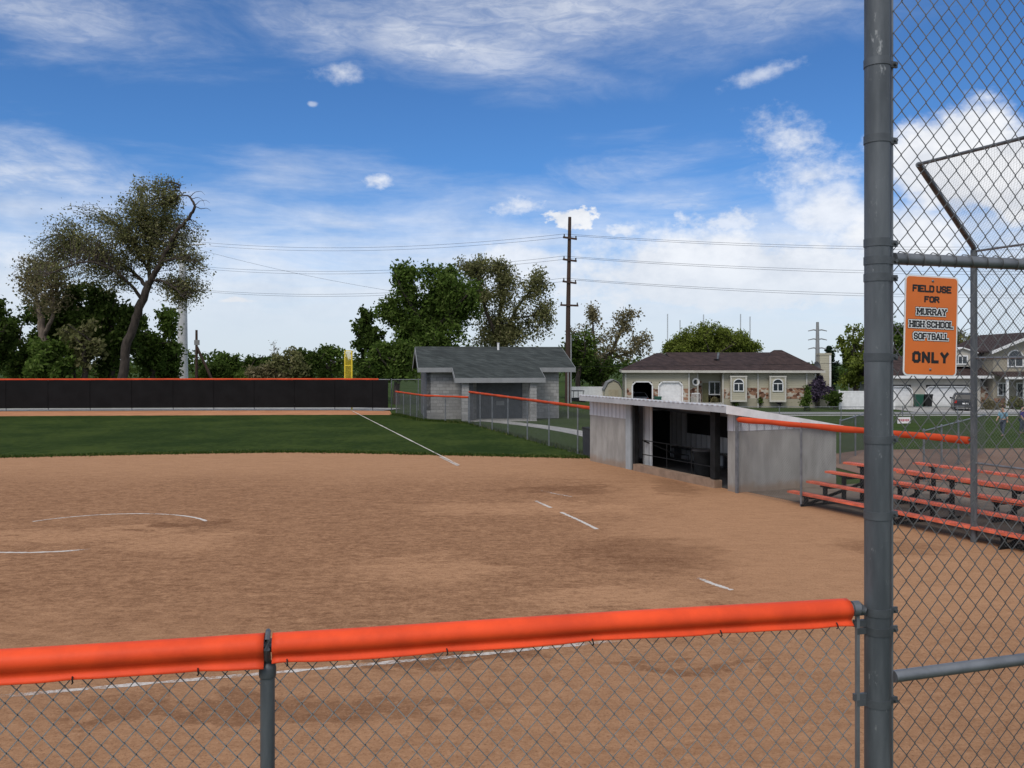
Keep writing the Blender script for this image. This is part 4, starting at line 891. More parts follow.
# small garden shed and white fences round the bungalow
sh = thing('garden_shed', 'small beige barn shaped garden shed left of the bungalow', 'shed', (10.25, 86, ZG))
MB().prism([(-.85, 0), (.85, 0), (.85, 1.7), (.5, 2.35), (0, 2.6), (-.5, 2.35), (-.85, 1.7)], 0, 2.2, 'y').build('wall', BEIGE, sh)
r_ = MB()
for a, b in (((-.95, 1.65), (-.55, 2.40)), ((-.55, 2.40), (0, 2.68)), ((0, 2.68), (.55, 2.40)), ((.55, 2.40), (.95, 1.65))): r_.prism([a, b, (b[0], b[1] + .08), (a[0], a[1] + .08)], -.12, 2.3, 'y')
r_.build('roof', TRIM, sh); MB().box(-.5, .5, -.05, -.004, .05, 1.7).build('door', mat('tan door', (.40, .35, .25), .7, .1, 3), sh)
def vinyl(name, label, x0, x1, y, h, g=None):
    t = thing(name, label, 'fence', ((x0 + x1) / 2, y, ZG), 0, g); L = (x1 - x0) / 2; k = MB()
    for x in np.arange(-L, L - .05, .2): k.box(x + .003, x + .197, -.02, .02, .08, h - .12)
    k.build('fence_board', WHITE, t); k = MB(); k.box(-L, L, -.04, .04, h - .118, h); k.box(-L, L, -.03, .03, .02, .078); k.build('rail', WHITE, t)
    for x in np.linspace(-L, L, max(2, int(L / 1.1) + 1)): MB().box(x - .06, x + .06, -.055, .055, 0, h + .1).build('post', WHITE, t)
vinyl('vinyl_fence', 'white vinyl privacy fence between the block building and the garden shed', 5.7, 9.6, 88, 1.95)
vinyl('vinyl_fence', 'white vinyl privacy fence right of the bungalow beyond the dark shrub', 31.0, 36.2, 80.5, 1.75)

# ================================================================== TWO STOREY HOUSE on the right
h2 = thing('two_storey_house', 'cream house with brown roof, wide white garage and gabled upper floor', 'house', (0, 0, ZG))
w_ = MB(); w_.box(38.0, 47.4, 86, 86.3, 2.2, Zp(376)); w_.box(38.0, 38.3, 86, 86.3, 0, 2.2); w_.box(40.4, 41.9, 86, 86.3, 0, 2.2); w_.box(46.3, 47.4, 86, 86.3, 0, 2.2); w_.box(38.0, 38.3, 86.3, 96, 0, Zp(376)); w_.box(38.3, 47.4, 95.7, 96, 0, Zp(376)); w_.build('wall', CREAM, h2)
r_ = MB(); r_.prism([(85.2, Zp(376) + .0), (91, Zp(356, 91)), (96.8, Zp(376)), (96.8, Zp(376) - .12), (85.2, Zp(376) - .12)], 37.8, 48.3, 'x'); r_.build('roof', SHINGB, h2)
f_ = MB(); f_.box(37.8, 48.3, 85.12, 85.19, Zp(376) - .25, Zp(376) + .03); f_.build('fascia', WHITE, h2)
garage(38.3, 40.4, 86, 1.95, 'garage_door', WHITE, h2); garage(41.9, 46.3, 86, 1.95, 'garage_door', WHITE, h2)
d_ = MB(); zc = Zp(366.5, 87); d_.prism([(44.7, zc), (47.3, zc), (47.3, Zp(352.5, 87)), (46.0, Zp(348.5, 87)), (44.7, Zp(352.5, 87))], 87, 90, 'y'); d_.build('dormer', CREAM, h2)
r_ = MB()
for a, b in (((44.4, Zp(353.5, 87)), (46.0, Zp(348.3, 87))), ((46.0, Zp(348.3, 87)), (47.6, Zp(353.5, 87)))): r_.prism([a, b, (b[0], b[1] + .12), (a[0], a[1] + .12)], 86.7, 90, 'y')
r_.build('dormer_roof', WHITE, h2); window(45.2, 46.5, 86.99, Zp(363.5, 87), Zp(356.5, 87), h2, False, 3)
w_ = MB(); w_.prism([(48.4, 0), (57, 0), (57, Zp(350)), (52.6, Zp(333)), (48.4, Zp(350.5))], 85.5, 95, 'y'); w_.build('upper_wall', wallmat('tan stucco', (.40, .36, .28), 'lap', (.36, .32, .25), .3), h2)
MB().box(47.0, 48.39, 87.5, 95, 0, Zp(355)).build('side_wall', wallmat('grey siding', (.13, .135, .15), 'lap', None, .2), h2)
MB().prism([(46.6, Zp(355) + .05), (48.39, Zp(355) + .05), (48.39, Zp(350) + .1), ], 87.2, 95.3, 'y').build('side_roof', SHINGB, h2)
r_ = MB()
for a, b in (((47.9, Zp(352.5)), (52.6, Zp(333))), ((52.6, Zp(333)), (57.4, Zp(352)))): r_.prism([a, b, (b[0], b[1] + .14), (a[0], a[1] + .14)], 84.8, 95.5, 'y')
r_.build('gable_roof', SHINGB, h2)
f_ = MB()
for a, b in (((47.85, Zp(352.7)), (52.6, Zp(333.1))), ((52.6, Zp(333.1)), (57.45, Zp(352.2)))): f_.prism([(a[0], a[1] - .14), (b[0], b[1] - .14), (b[0], b[1] + .16), (a[0], a[1] + .16)], 84.72, 84.79, 'y')
f_.build('gable_trim', WHITE, h2)
window(49.9, 51.3, 85.48, Zp(366), Zp(357), h2, True, 2)
r_ = MB(); r_.prism([(83.2, Zp(377, 84)), (85.49, Zp(371.5, 85)), (85.49, Zp(373, 85)), (83.2, Zp(378.5, 84))], 48.2, 57.2, 'x'); r_.build('porch_roof', SHINGB, h2)
MB().box(48.2, 57.2, 83.1, 83.19, Zp(379, 84), Zp(376.8, 84)).build('porch_fascia', WHITE, h2)
for x in (48.5, 50.2): MB().box(x, x + .2, 83.3, 83.5, 0, Zp(379, 84)).build('porch_column', WHITE, h2)
window(48.9, 49.8, 85.47, 1.2, 2.3, h2); window(50.8, 51.9, 85.47, 1.0, 2.3, h2)
MB().box(47.41, 48.39, 86.4, 87.49, 0, 2.0).build('stone_pier', STONE, h2)
MB().box(48.45, 52.5, 85.35, 85.44, 0, .85).build('stone_band', STONE, h2)

# ================================================================== VEHICLES, BINS
PAINTB = mat('black car paint', (.012, .013, .016), .25, .1, 2, spec=.6); PAINTW = mat('silver car paint', (.55, .56, .58), .3, .05, 2, spec=.6)
CGL = mat('car glass', (.012, .014, .018), .35, .1, 2, spec=.25); RED = mat('red lamp lens', (.35, .015, .012), .3, .1, 4); RUB = mat('tyre rubber', (.02, .02, .02), .85, .1, 5); ALU = mat('alloy', (.35, .36, .38), .4, .1, 5, metal=.7)
def car(name, label, cat, loc, rz, L, W, H, paint, suv=True):
    """Rear of the vehicle faces -y."""
    t = thing(name, label, cat, loc, rz); h = H; l = L / 2; wb = W / 2
    if suv: prof = [(-l, .42), (-l + .02, .95), (-l + .12, 1.02), (-l + .38, h - .12), (-l + .62, h), (l * .05, h), (l * .18, h - .06), (l * .48, 1.08), (l - .25, .98), (l, .82), (l, .35), (l - .2, .28), (-l + .2, .28)]
    else: prof = [(-l, .40), (-l + .02, .88), (-l + .35, .96), (-l + 1.0, h - .05), (-l + 1.3, h), (l * .05, h), (l * .2, h - .06), (l * .52, .95), (l - .25, .86), (l, .70), (l, .32), (l - .2, .25), (-l + .2, .25)]
    belt = 1.0 if suv else .92
    def inset(z): return wb if z <= belt else wb - (z - belt) / (h - belt) * .22
    n = len(prof); V = [(-inset(z), y, z) for y, z in prof] + [(inset(z), y, z) for y, z in prof]
    mb = MB().add(V, [tuple(range(n)), tuple(range(2 * n - 1, n - 1, -1))] + [(i, n + i, n + (i + 1) % n, (i + 1) % n) for i in range(n)])
    o = mb.build('body', paint, t, 0); bv = o.modifiers.new('soft edges', 'BEVEL'); bv.width = .05; bv.segments = 2; bv.limit_method = 'ANGLE'; bv.angle_limit = R(20)
    def pane(y0, z0, y1, z1, k=.0): 
        a, b = inset(z0) - .1, inset(z1) - .1; return MB().add([(-a, y0 - .012, z0), (a, y0 - .012, z0), (b, y1 - .012, z1), (-b, y1 - .012, z1), (-a, y0 + .05, z0), (a, y0 + .05, z0), (b, y1 + .05, z1), (-b, y1 + .05, z1)], [(0, 1, 2, 3), (4, 7, 6, 5), (0, 4, 5, 1), (1, 5, 6, 2), (2, 6, 7, 3), (3, 7, 4, 0)])
    (ya, za), (yb, zb) = prof[2], prof[3]
    k0 = .1; pane(ya + (yb - ya) * k0, za + (zb - za) * k0, ya + (yb - ya) * .93, za + (zb - za) * .93).build('rear_window', CGL, t, 0)
    for sx in (-1, 1):
        yy = [(yb + .15, belt + .06), (prof[7][0] - .25, belt + .06), (prof[6][0] - .05, h - .12), (yb + .35, h - .12)]
        MB().add([(sx * (inset(z) + .012), y, z) for y, z in yy] + [(sx * (inset(z) - .05), y, z) for y, z in yy], [(0, 1, 2, 3), (4, 7, 6, 5), (0, 4, 5, 1), (1, 5, 6, 2), (2, 6, 7, 3), (3, 7, 4, 0)]).build('side_window', CGL, t, 0)
        lo = .72 if suv else .62
        MB().box(sx * (wb - .14) - .1, sx * (wb - .14) + .1, -l - .025, -l + .03, lo, lo + .24).build('tail_light', RED, t)
        MB().box(sx * (wb + .09) - .09, sx * (wb + .09) + .09, prof[7][0] - .45, prof[7][0] - .33, belt + .02, belt + .18).build('mirror', paint, t)
        for y in (-l + .85, l - .9):
            q = .35 if suv else .31
            wl = MB().lathe([(q * .55, -.10), (q, -.09), (q, .09), (q * .55, .10)], 20).build('wheel', RUB, t); wl.rotation_euler = (0, R(90), 0); wl.location = (sx * (wb - .09), y, q)
            MB().lathe([(.01, -.102), (q * .52, -.104), (q * .56, .0), (q * .52, .104), (.01, .102)], 16).build('rim', ALU, wl)
    MB().box(-.26, .26, -l - .022, -l + .02, .62 if suv else .6, .74 if suv else .72).build('licence_plate', WHITE, t)
    MB().box(-wb + .06, wb - .06, -l - .05, -l + .1, .36, .54).build('bumper', DARKST if suv else paint, t)
    return t
car('parked_suv', 'black car parked before the wide white garage of the cream house', 'car', (42.3, 79.6, ZG + .014), R(-24), 4.4, 1.9, 1.62, PAINTB)
car('parked_car', 'pale silver car parked inside the open dark garage of the bungalow', 'car', (12.85, 87.2, ZG + .014), 0, 4.4, 1.7, 1.45, PAINTW, False)
cart = thing('utility_cart', 'small dark utility cart parked before the white vinyl fence', 'utility vehicle', (6.3, 84, ZG), R(20))
k = MB(); k.box(-.6, .6, -1.0, 1.0, .42, .68); k.box(-.6, .6, -1.0, -.2, .681, 1.0); k.build('body', BLACKST, cart)
k = MB().box(-.62, .62, -.7, .75, 1.62, 1.70); k.build('canopy', DARKST, cart)
for x in (-.56, .5):
    for y in (-.62, .6): MB().tube([(x + .03, y, .68), (x + .03, y, 1.62)], .03, 6).build('roof_post', BLACKST, cart)
for x in (-.62, .62):
    for y in (-.7, .7):
        q = MB().lathe([(.16, -.1), (.29, -.09), (.29, .09), (.16, .1)], 14).build('wheel', RUB, cart); q.rotation_euler = (0, R(90), 0); q.location = (x, y, .29)
MB().box(-.5, .5, -.15, .25, .69, .85).build('seat', DARKST, cart)
GREENB = mat('green plastic', (.012, .07, .045), .5, .08, 3)
def wheelie(label, x, y, m, s=1.0):
    t = thing('wheeled_bin', label, 'trash bin', (x, y, ZG + .014), R(rng.uniform(-8, 8)), 'wheeled bins beside the houses'); t.scale = (s, s, s)
    MB().add([(a * (.27 + .06 * k), b * (.30 + .07 * k), .08 + k * .97) for k in (0, 1) for a, b in ((-1, -1), (1, -1), (1, 1), (-1, 1))], [(3, 2, 1, 0), (4, 5, 6, 7)] + [(i, (i + 1) % 4, 4 + (i + 1) % 4, 4 + i) for i in range(4)]).build('bin_body', m, t)
    MB().prism([(-.40, 1.055), (.40, 1.055), (.36, 1.11), (-.30, 1.16)], -.36, .36, 'x').build('lid', m, t)
    for sx in (-.24, .24):
        q = MB().lathe([(.05, -.03), (.12, -.03), (.12, .03), (.05, .03)], 14).build('wheel', RUB, t); q.rotation_euler = (0, R(90), 0); q.location = (sx, .3, .12)
wheelie('green wheeled bin between the two garage doors of the cream house', 40.45, 84.6, GREENB, 1.12)
wheelie('black wheeled bin between the two garage doors of the cream house', 41.35, 84.6, BLACKST, 1.12)
wheelie('green wheeled bin between the two garage doors of the bungalow', 14.15, 82.6, GREENB)
wheelie('black wheeled bin at the left corner of the bungalow', 11.0, 82.6, BLACKST, .8)

# ================================================================== POLES AND WIRES
wp = thing('utility_pole', 'tall brown wooden utility pole with four crossarms behind the block building', 'utility pole', at(567.5, 405, 75)[:2] + (0,))
wx0, wy0 = wp.location[0], 75.0
MB().tube([(0, 0, 0), (.06, 0, 8), (.20, 0, zpx(217, 75))], [.24, .20, .14], 12).build('pole', WOODP, wp)
arms = [zpx(y, 75) for y in (238.5, 260.5, 282.5, 305.5)]
for i, z in enumerate(arms):
    w_ = .62 if i < 3 else .8; M_ = Matrix.Translation((.06 + .01 * z, -.2, z)) @ Matrix.Rotation(R(8 if i < 3 else 2), 4, 'Y')
    MB().box(-w_, w_, -.07, .07, -.08, .08, M_).build('crossarm', WOODP, wp)
    ins = MB()
    for s in (-w_ + .1, w_ - .1): p = M_ @ Vector((s, 0, .08)); ins.lathe([(.05, 0), (.07, .05), (.05, .1), (.07, .15), (.03, .2)], 8, tuple(p))
    ins.build('insulators', DARKST, wp)
MB().tube([(.30, -.1, 0), (.30, -.1, 6.0)], .06, 8).build('conduit', TRIM, wp)
mp = thing('steel_pole', 'thick pale steel transmission pole behind the black outfield fence', 'transmission pole', at(182.5, 400, 95)[:2] + (0,))
px0 = mp.location[0]; MB().tube([(0, 0, 0), (.0, 0, 9), (.05, 0, zpx(232, 95))], [.62, .50, .30], 16).build('pole', STEELP, mp)
for z in (zpx(244, 95), zpx(268, 95), zpx(291, 95)):
    for sx in (1,): MB().tube([(0, 0, z - .3), (sx * 1.2, 0, z - .1), (sx * 2.6, 0, z)], [.14, .10, .06], 8).build('arm', STEELP, mp)
def wire(a, b, sag, name='power_line', label=None, grp=None, r=.013):
    a, b = np.array(a, float), np.array(b, float); tt = np.linspace(0, 1, 40)[:, None]
    P = a * (1 - tt) + b * tt; P[:, 2] -= sag * 4 * (tt * (1 - tt))[:, 0]
    return tag(MB().tube(P, r, 5).build(name, BLACKST, None, 170), label, 'power line', grp)
GW = 'power lines strung between the poles'
wn = ('uppermost', 'second', 'third')
for i, (z1, zr) in enumerate(zip([zpx(244, 95), zpx(268, 95), zpx(291, 95)], (15.3, 12.8, 10.5))):
    for sx in (-.5, .5):
        fb = 'back' if sx < 0 else 'front'
        o_x = wx0 + .06 + .01 * arms[i] + sx
        wire((px0 + 2.5, 95 + sx * 3, z1), (o_x, wy0 - .2, arms[i] + .25 + (.12 if sx < 0 else -.06)), .9, label='%s power line of the %s pair left of the wooden pole' % (('upper', 'lower')[sx > 0], wn[i]), grp=GW)
        wire((o_x, wy0 - .2, arms[i] + .25 + (.12 if sx < 0 else -.06)), (75 + sx, 80, zr + (.35 if sx < 0 else 0)), 1.2, label='%s power line of the %s pair right of the wooden pole' % (('upper', 'lower')[sx > 0], wn[i]), grp=GW)
wire((px0 + 2.0, 95, zpx(250, 95)), (-9, 88, zpx(296, 88)), .4, label='thin slanting line dropping from the steel pole towards the dark green tree', r=.012)
wire(at(560, 367, 80), at(1100, 357, 84), .15, label='low thin cable passing in front of the brown bungalow roof', r=.016)
sp_ = thing('guyed_pole', 'short wooden pole with a slanting brace right of the steel pole', 'pole', at(196.5, 405, 90)[:2] + (0,))
MB().tube([(0, 0, 0), (0, 0, zpx(330, 90))], [.17, .12], 10).build('pole', WOODP, sp_)
MB().tube([(0.05, 0, zpx(347, 90)), (1.9, 0, zpx(385, 90))], .14, 8).build('brace', WOODP, sp_)
MB().box(-.2, .28, -.14, .14, zpx(345, 90), zpx(340, 90)).build('transformer', TRIM, sp_)
pyl = thing('transmission_tower', 'grey steel power pole with three pairs of curved arms behind the chimney', 'transmission pole', at(817.5, 380, 190)[:2] + (0,))
MB().tube([(0, 0, -1), (0, 0, zpx(350, 190)), (0, 0, zpx(322, 190))], [.6, .45, .3], 10).build('pole', TRIM, pyl)
for y in (331, 340, 349):
    for sx in (-1, 1): MB().tube([(0, 0, zpx(y - .6, 190)), (sx * .9, 0, zpx(y - 1.2, 190)), (sx * 2.1, 0, zpx(y, 190))], [.18, .15, .1], 6).build('arm', TRIM, pyl)
for i, (x, y, lb) in enumerate(((667.5, 314, 'left of the domed tree top'), (680, 320, 'thin and short beside the leftmost mast'), (703.5, 314.5, 'just above the top of the domed tree'), (740.5, 314, 'above the right half of the domed tree'), (750, 316.5, 'rightmost above the domed tree'))):
    m_ = thing('radio_mast', 'thin distant radio mast, ' + lb, 'radio mast', at(x, 380, 420)[:2] + (0,), 0, 'radio masts far behind the domed tree')
    h_ = zpx(y, 420); k = MB()
    for a in range(3): k.tube([(.22 * math.cos(a * 2.09), .22 * math.sin(a * 2.09), 0), (.22 * math.cos(a * 2.09), .22 * math.sin(a * 2.09), h_)], .07, 4)
    for z in np.arange(1, h_, 1.0): k.tube([(.22, 0, z), (-.11, .19, z + .5)], .04, 3)
    k.build('lattice', TRIM, m_)

# ================================================================== TREES
def tree(name, label, cat, D, base, limbs, clumps, lm, bm_, seed, size, twigs=26, group=None, trunk_r=.3, zg=0.0, twig_r=.018, jit=.32, hang=0.0):
    """limbs: polylines of (px, py, radius m, depth offset m); clumps: (px, py, rx, ry, leaves)."""
    r_ = np.random.default_rng(seed); bx = (base - 512) / F * D
    t = thing(name, label, cat, (bx, D, zg), 0, group); org = np.array((bx, D, zg))
    tr = MB(); pts = []
    for lb in limbs:
        P = np.array([np.array(at(p[0], p[1], D + p[3])) - org for p in lb]); rad = np.array([p[2] for p in lb])
        k = max(4, len(P) * 4); s0 = np.linspace(0, len(P) - 1, k); Q_ = np.stack([np.interp(s0, range(len(P)), P[:, c]) for c in range(3)], 1)
        for _ in range(2): Q_[1:-1] = (Q_[:-2] + 2 * Q_[1:-1] + Q_[2:]) / 4
        ra = np.interp(s0, range(len(P)), rad); Q_[1:-1] += r_.normal(0, .05, (k - 2, 3)) * np.minimum(1, ra[1:-1, None] * 6)
        tr.tube(Q_, ra, 9 if rad.max() > .12 else 6); pts.append(np.c_[Q_, ra])
    if pts: pts = np.concatenate(pts)
    LV, nL = [], 0
    for cx, cy, rx, ry, nl in clumps:
        sc__ = D / F; c = np.array(at(cx, cy, D + r_.uniform(-1, 1) * rx * sc__ * .5)) - org; rd = np.array((rx * sc__, max(rx, ry) * sc__ * .8, ry * sc__))
        nt = max(3, int(twigs * (rx * ry) / 600) + 3)
        dirs = r_.normal(0, 1, (nt, 3)); dirs /= np.linalg.norm(dirs, axis=1)[:, None]; E = c + dirs * rd * (r_.random((nt, 1)) ** .45) * (.75 + .35 * r_.random((nt, 1)))
        seg = []
        for e in E:
            if len(pts):
                w_ = np.linalg.norm(pts[:, :3] - e, axis=1) + r_.random(len(pts)) * rx * sc__ * .6 + (pts[:, 3] > .28) * 3; s = pts[w_.argmin(), :3]
            else: s = c - (0, 0, rd[2])
            mid = (s + e) / 2 + r_.normal(0, .12, 3) * np.linalg.norm(e - s) + (0, 0, .12 * np.linalg.norm(e - s) * (1 - hang * 2))
            tt = np.linspace(0, 1, 6)[:, None]; C = s * (1 - tt) ** 2 + 2 * mid * tt * (1 - tt) + e * tt ** 2; C[1:-1] += r_.normal(0, .04, (4, 3))
            if hang: C[-2:, 2] -= hang * r_.random() * .8
            if len(pts): tr.tube(C, np.linspace(twig_r * 1.8, twig_r * .5, 6), 4, False)
            seg.append(C)
        seg = np.array(seg); ti = r_.integers(0, nt, nl); tpar = np.clip(r_.random(nl) ** .6 * 5, 0, 4.999); i0 = tpar.astype(int); fr = (tpar - i0)[:, None]
        pos = seg[ti, i0] * (1 - fr) + seg[ti, i0 + 1] * fr + np.clip(r_.normal(0, jit, (nl, 3)), -jit * 1.6, jit * 1.6) * (.4 + r_.random((nl, 1)))
        LV.append(pos)
    if limbs: tr.build('trunk', bm_, t, 60)
    pos = np.concatenate(LV); n = len(pos)
    a = r_.normal(0, 1, (n, 3)); a /= np.linalg.norm(a, axis=1)[:, None]; b = r_.normal(0, 1, (n, 3)); b -= (a * b).sum(1)[:, None] * a; b /= np.linalg.norm(b, axis=1)[:, None]
    s = size * (.55 + .9 * r_.random((n, 1))); a *= s; b *= s * .55
    V = np.stack([pos - a, pos + b - a * .1, pos + a, pos - b - a * .1], 1).reshape(-1, 3)
    MB().addq(V, np.arange(4 * n).reshape(-1, 4)).build('crown', lm, t, 0)
    return t
# hero tree at the left: leaning trunk, two long limbs to the left, bare crooked limb to the right
tree('leaning_tree', 'tall leaning tree with thin olive leaves and crooked bare top branch', 'tree', 72, 121,
     [[(121, 404, 0.459, 0), (123, 375, 0.385, 0), (127, 345, 0.370, 0), (136, 318, 0.340, 0), (144, 297, 0.326, 0), (149, 282, 0.296, 0)],
      [(149, 284, 0.270, 0), (158, 268, 0.222, -.6), (167, 250, 0.191, -1), (175, 234, 0.167, -1.2), (187, 220, 0.143, -1.4), (194, 210, 0.119, -1.5), (195, 204, 0.103, -1.5), (189, 196, 0.072, -1.4), (181, 195, 0.040, -1.2), (177, 199, 0.024, -1.1)],
      [(195, 206, .045, -1.5), (201, 209, .03, -1.6), (207, 208, .02, -1.7), (211, 211, .01, -1.8)], [(190, 197, .04, -1.4), (195, 192, .025, -1), (201, 191, .015, -1), (205, 195, .008, -1)], [(183, 195, .04, -1.2), (179, 190, .025, -1), (181, 185, .015, -.8), (186, 184, .008, -.8)],
      [(194, 207, .035, -1.5), (199, 201, .022, -2), (206, 200, .014, -2), (210, 203, .007, -2)], [(192, 199, .03, -1.5), (198, 197, .02, -1.8), (203, 200, .012, -1.9), (205, 206, .007, -2)],
      [(147, 288, 0.192, 0), (138, 276, 0.148, .6), (124, 266, 0.126, 1.2), (108, 259, 0.111, 2), (90, 251, 0.089, 2.5), (72, 241, 0.067, 3), (58, 232, 0.037, 3.2)],
      [(142, 300, 0.163, 0), (131, 284, 0.118, -1), (117, 272, 0.104, -2), (96, 262, 0.089, -2.8), (80, 262, 0.074, -3.2), (64, 268, 0.052, -3.6), (45, 276, 0.030, -4)],
      [(149, 284, 0.178, 0), (149, 262, 0.133, .8), (152, 238, 0.096, 1.2), (146, 214, 0.067, 1.6), (138, 196, 0.037, 1.8)], [(152, 240, 0.074, 1.2), (163, 222, 0.059, 2), (166, 200, 0.030, 2.4)],
      [(148, 270, 0.118, .5), (138, 248, 0.089, 1.5), (122, 228, 0.059, 2.4), (104, 214, 0.030, 3)], [(152, 280, 0.118, 0), (164, 281, 0.089, -.8), (176, 289, 0.067, -1.4), (184, 298, 0.037, -1.6)],
      [(162, 262, 0.089, -1), (176, 258, 0.059, -1.8), (196, 262, 0.030, -2.2)]],
     [(82, 276, 34, 16, 1500), (112, 284, 26, 14, 1100), (62, 256, 24, 18, 900), (126, 240, 30, 20, 1500), (150, 205, 30, 24, 4062), (165, 225, 32, 26, 3906), (128, 222, 34, 26, 3906), (140, 250, 34, 24, 2968), (172, 252, 28, 22, 2031), (100, 236, 34, 24, 2343), (70, 226, 30, 22, 1718), (52, 252, 30, 20, 1406), (194, 246, 18, 18, 1000),
      (184, 292, 24, 21, 2968), (200, 285, 14, 18, 781), (30, 272, 18, 12, 468), (110, 258, 30, 18, 1250), (196, 262, 18, 16, 625), (150, 186, 18, 8, 781)],
     L_OLIVE, BARK, 11, .095, 80, twig_r=.016, jit=.36)
tree('tan_tree', 'thin tan leaved tree with pale forked trunk left of the leaning tree', 'tree', 76, 42,
     [[(47, 404, .5, 0), (46, 360, .42, 0), (43, 335, .36, 0), (40, 315, .28, 0)], [(44, 335, .22, 0), (52, 318, .16, -1), (54, 296, .12, -1), (50, 275, .06, -1)], [(40, 318, .2, 0), (36, 298, .14, 1), (40, 278, .1, 1), (34, 262, .05, 1)], [(38, 300, .1, 1), (24, 284, .05, 2)]],
     [(40, 272, 26, 20, 1600), (30, 288, 22, 16, 900), (58, 284, 24, 20, 1200), (46, 302, 26, 16, 800), (62, 262, 18, 14, 500), (20, 276, 12, 10, 250)], L_TAN, BARKP, 12, .12, 36, jit=.4)
GD = 'dark green trees behind the outfield fence on the left'
def bushy(label, D, cx, cy, rx, ry, lm, seed, n=5200, size=.24, group=GD, name='bushy_tree', cat='tree', zg=0.0):
    r_ = np.random.default_rng(seed); cl = []
    for k in range(22):
        a = r_.uniform(0, 2 * np.pi); q = r_.uniform(.2, .86); cl.append((cx + rx * q * math.cos(a), cy + ry * q * math.sin(a), rx * r_.uniform(.18, .36), ry * r_.uniform(.16, .32), int(n / 20 * r_.uniform(.6, 1.4))))
    cl.append((cx, cy + ry * .25, rx * .7, ry * .65, int(n / 4)))
    by = HY + (CH - zg) * F / D; lb = [[(cx, by, .3, 0), (cx + 1, cy + ry * .5, .24, 0), (cx, cy, .15, 0)]]
    for k in range(5): lb.append([(cx, cy + ry * .5, .14, 0), (cx + rx * r_.uniform(-.4, .4), cy + ry * r_.uniform(-.2, .3), .09, r_.uniform(-1, 1)), (cx + rx * r_.uniform(-.8, .8), cy + ry * r_.uniform(-.7, .1), .03, r_.uniform(-2, 2))])
    return tree(name, label, cat, D, cx, lb, cl, lm, BARK, seed, size * .82, 24, group, zg=zg, jit=.30)
for a in (('dark green tree cut by the left edge of the photo, lowest leaves at the fence', 78, -12, 335, 34, 52, L_DARK, 31, 6500), ('dark green tree rising behind the pale forked trunk', 84, 30, 344, 34, 46, L_DARK, 32, 6500),
          ('mid green low tree in front of the pale forked trunk', 74, 52, 364, 40, 26, L_GREEN, 33, 5200), ('dark shaggy tree filling the gap left of the leaning trunk', 80, 72, 326, 46, 50, L_DARK, 34, 12000),
          ('dark olive tree directly behind the leaning trunk', 77, 112, 326, 44, 52, L_DARK, 35, 12000), ('green tree just right of the leaning trunk, above the fence', 82, 152, 342, 30, 42, L_GREEN, 36, 6500), ('small green tree between the leaning trunk and the steel pole', 86, 167, 362, 18, 26, L_GREEN, 37, 3000),
          ('bare twiggy grey tree in the middle of the dark mass on the left', 75, 84, 345, 26, 30, L_OLIVE, 38, 1500)): bushy(*a)
GH = 'low trees in the far row behind the outfield fence'
for i, (cx, cy, rx, ry, lb, lm) in enumerate(((212, 372, 22, 12, 'low dark shrubby tree just right of the steel pole', L_DARK), (228, 366, 15, 16, 'small pointed bright tree right of the short guyed pole', L_GREEN), (258, 366, 24, 17, 'rounded dark tree second in the far row', L_DARK), (288, 366, 24, 18, 'dull olive tree in the middle of the far row', L_OLIVE),
        (310, 362, 22, 20, 'dark rounded tree just left of the yellow pole', L_DARK), (330, 364, 22, 21, 'olive green tree directly behind the yellow pole', L_GREEN), (274, 373, 30, 10, 'reddish brown low scrub tree in the far row', L_TAN), (240, 376, 40, 8, 'low green scrub along the fence top in the far row', L_GREEN))):
    bushy(lb, 112 + 3 * (i % 3), cx, cy, rx, ry, lm, 50 + i, 2600, .26, GH)
tree('bare_sapling', 'thin bare pale sapling poking above the far row of trees', 'tree', 120, 274, [[(274, 395, .1, 0), (274, 365, .07, 0), (274, 342, .03, 0)]], [(274, 352, 5, 11, 160)], L_TAN, BARKP, 61, .12, 60)
# centre group
tree('green_tree', 'tall dark green leafy tree behind the left end of the block building', 'tree', 76, 432,
     [[(432, 402, .5, 0), (430, 370, .42, 0), (432, 340, .36, 0), (430, 315, .26, 0)], [(431, 335, .2, 0), (415, 310, .14, -1), (402, 290, .1, -2), (396, 275, .05, -2)], [(431, 318, .2, 0), (440, 295, .14, 1), (444, 275, .08, 1.5)], [(432, 330, .18, 0), (452, 312, .12, -1), (466, 296, .06, -2)], [(430, 345, .16, 0), (405, 330, .1, 0), (386, 312, .05, 0)]],
     [(412, 272, 17, 13, 2025), (440, 276, 22, 15, 2970), (404, 292, 17, 13, 1755), (432, 298, 32, 20, 5130), (462, 290, 22, 20, 2700), (388, 312, 15, 12, 1215), (420, 325, 32, 20, 4320), (456, 318, 30, 22, 4050), (440, 348, 38, 20, 4725), (405, 350, 26, 16, 2430), (474, 305, 14, 14, 945), (394, 298, 10, 8, 405)],
     L_GREEN, BARK, 71, .155, 30, jit=.34)
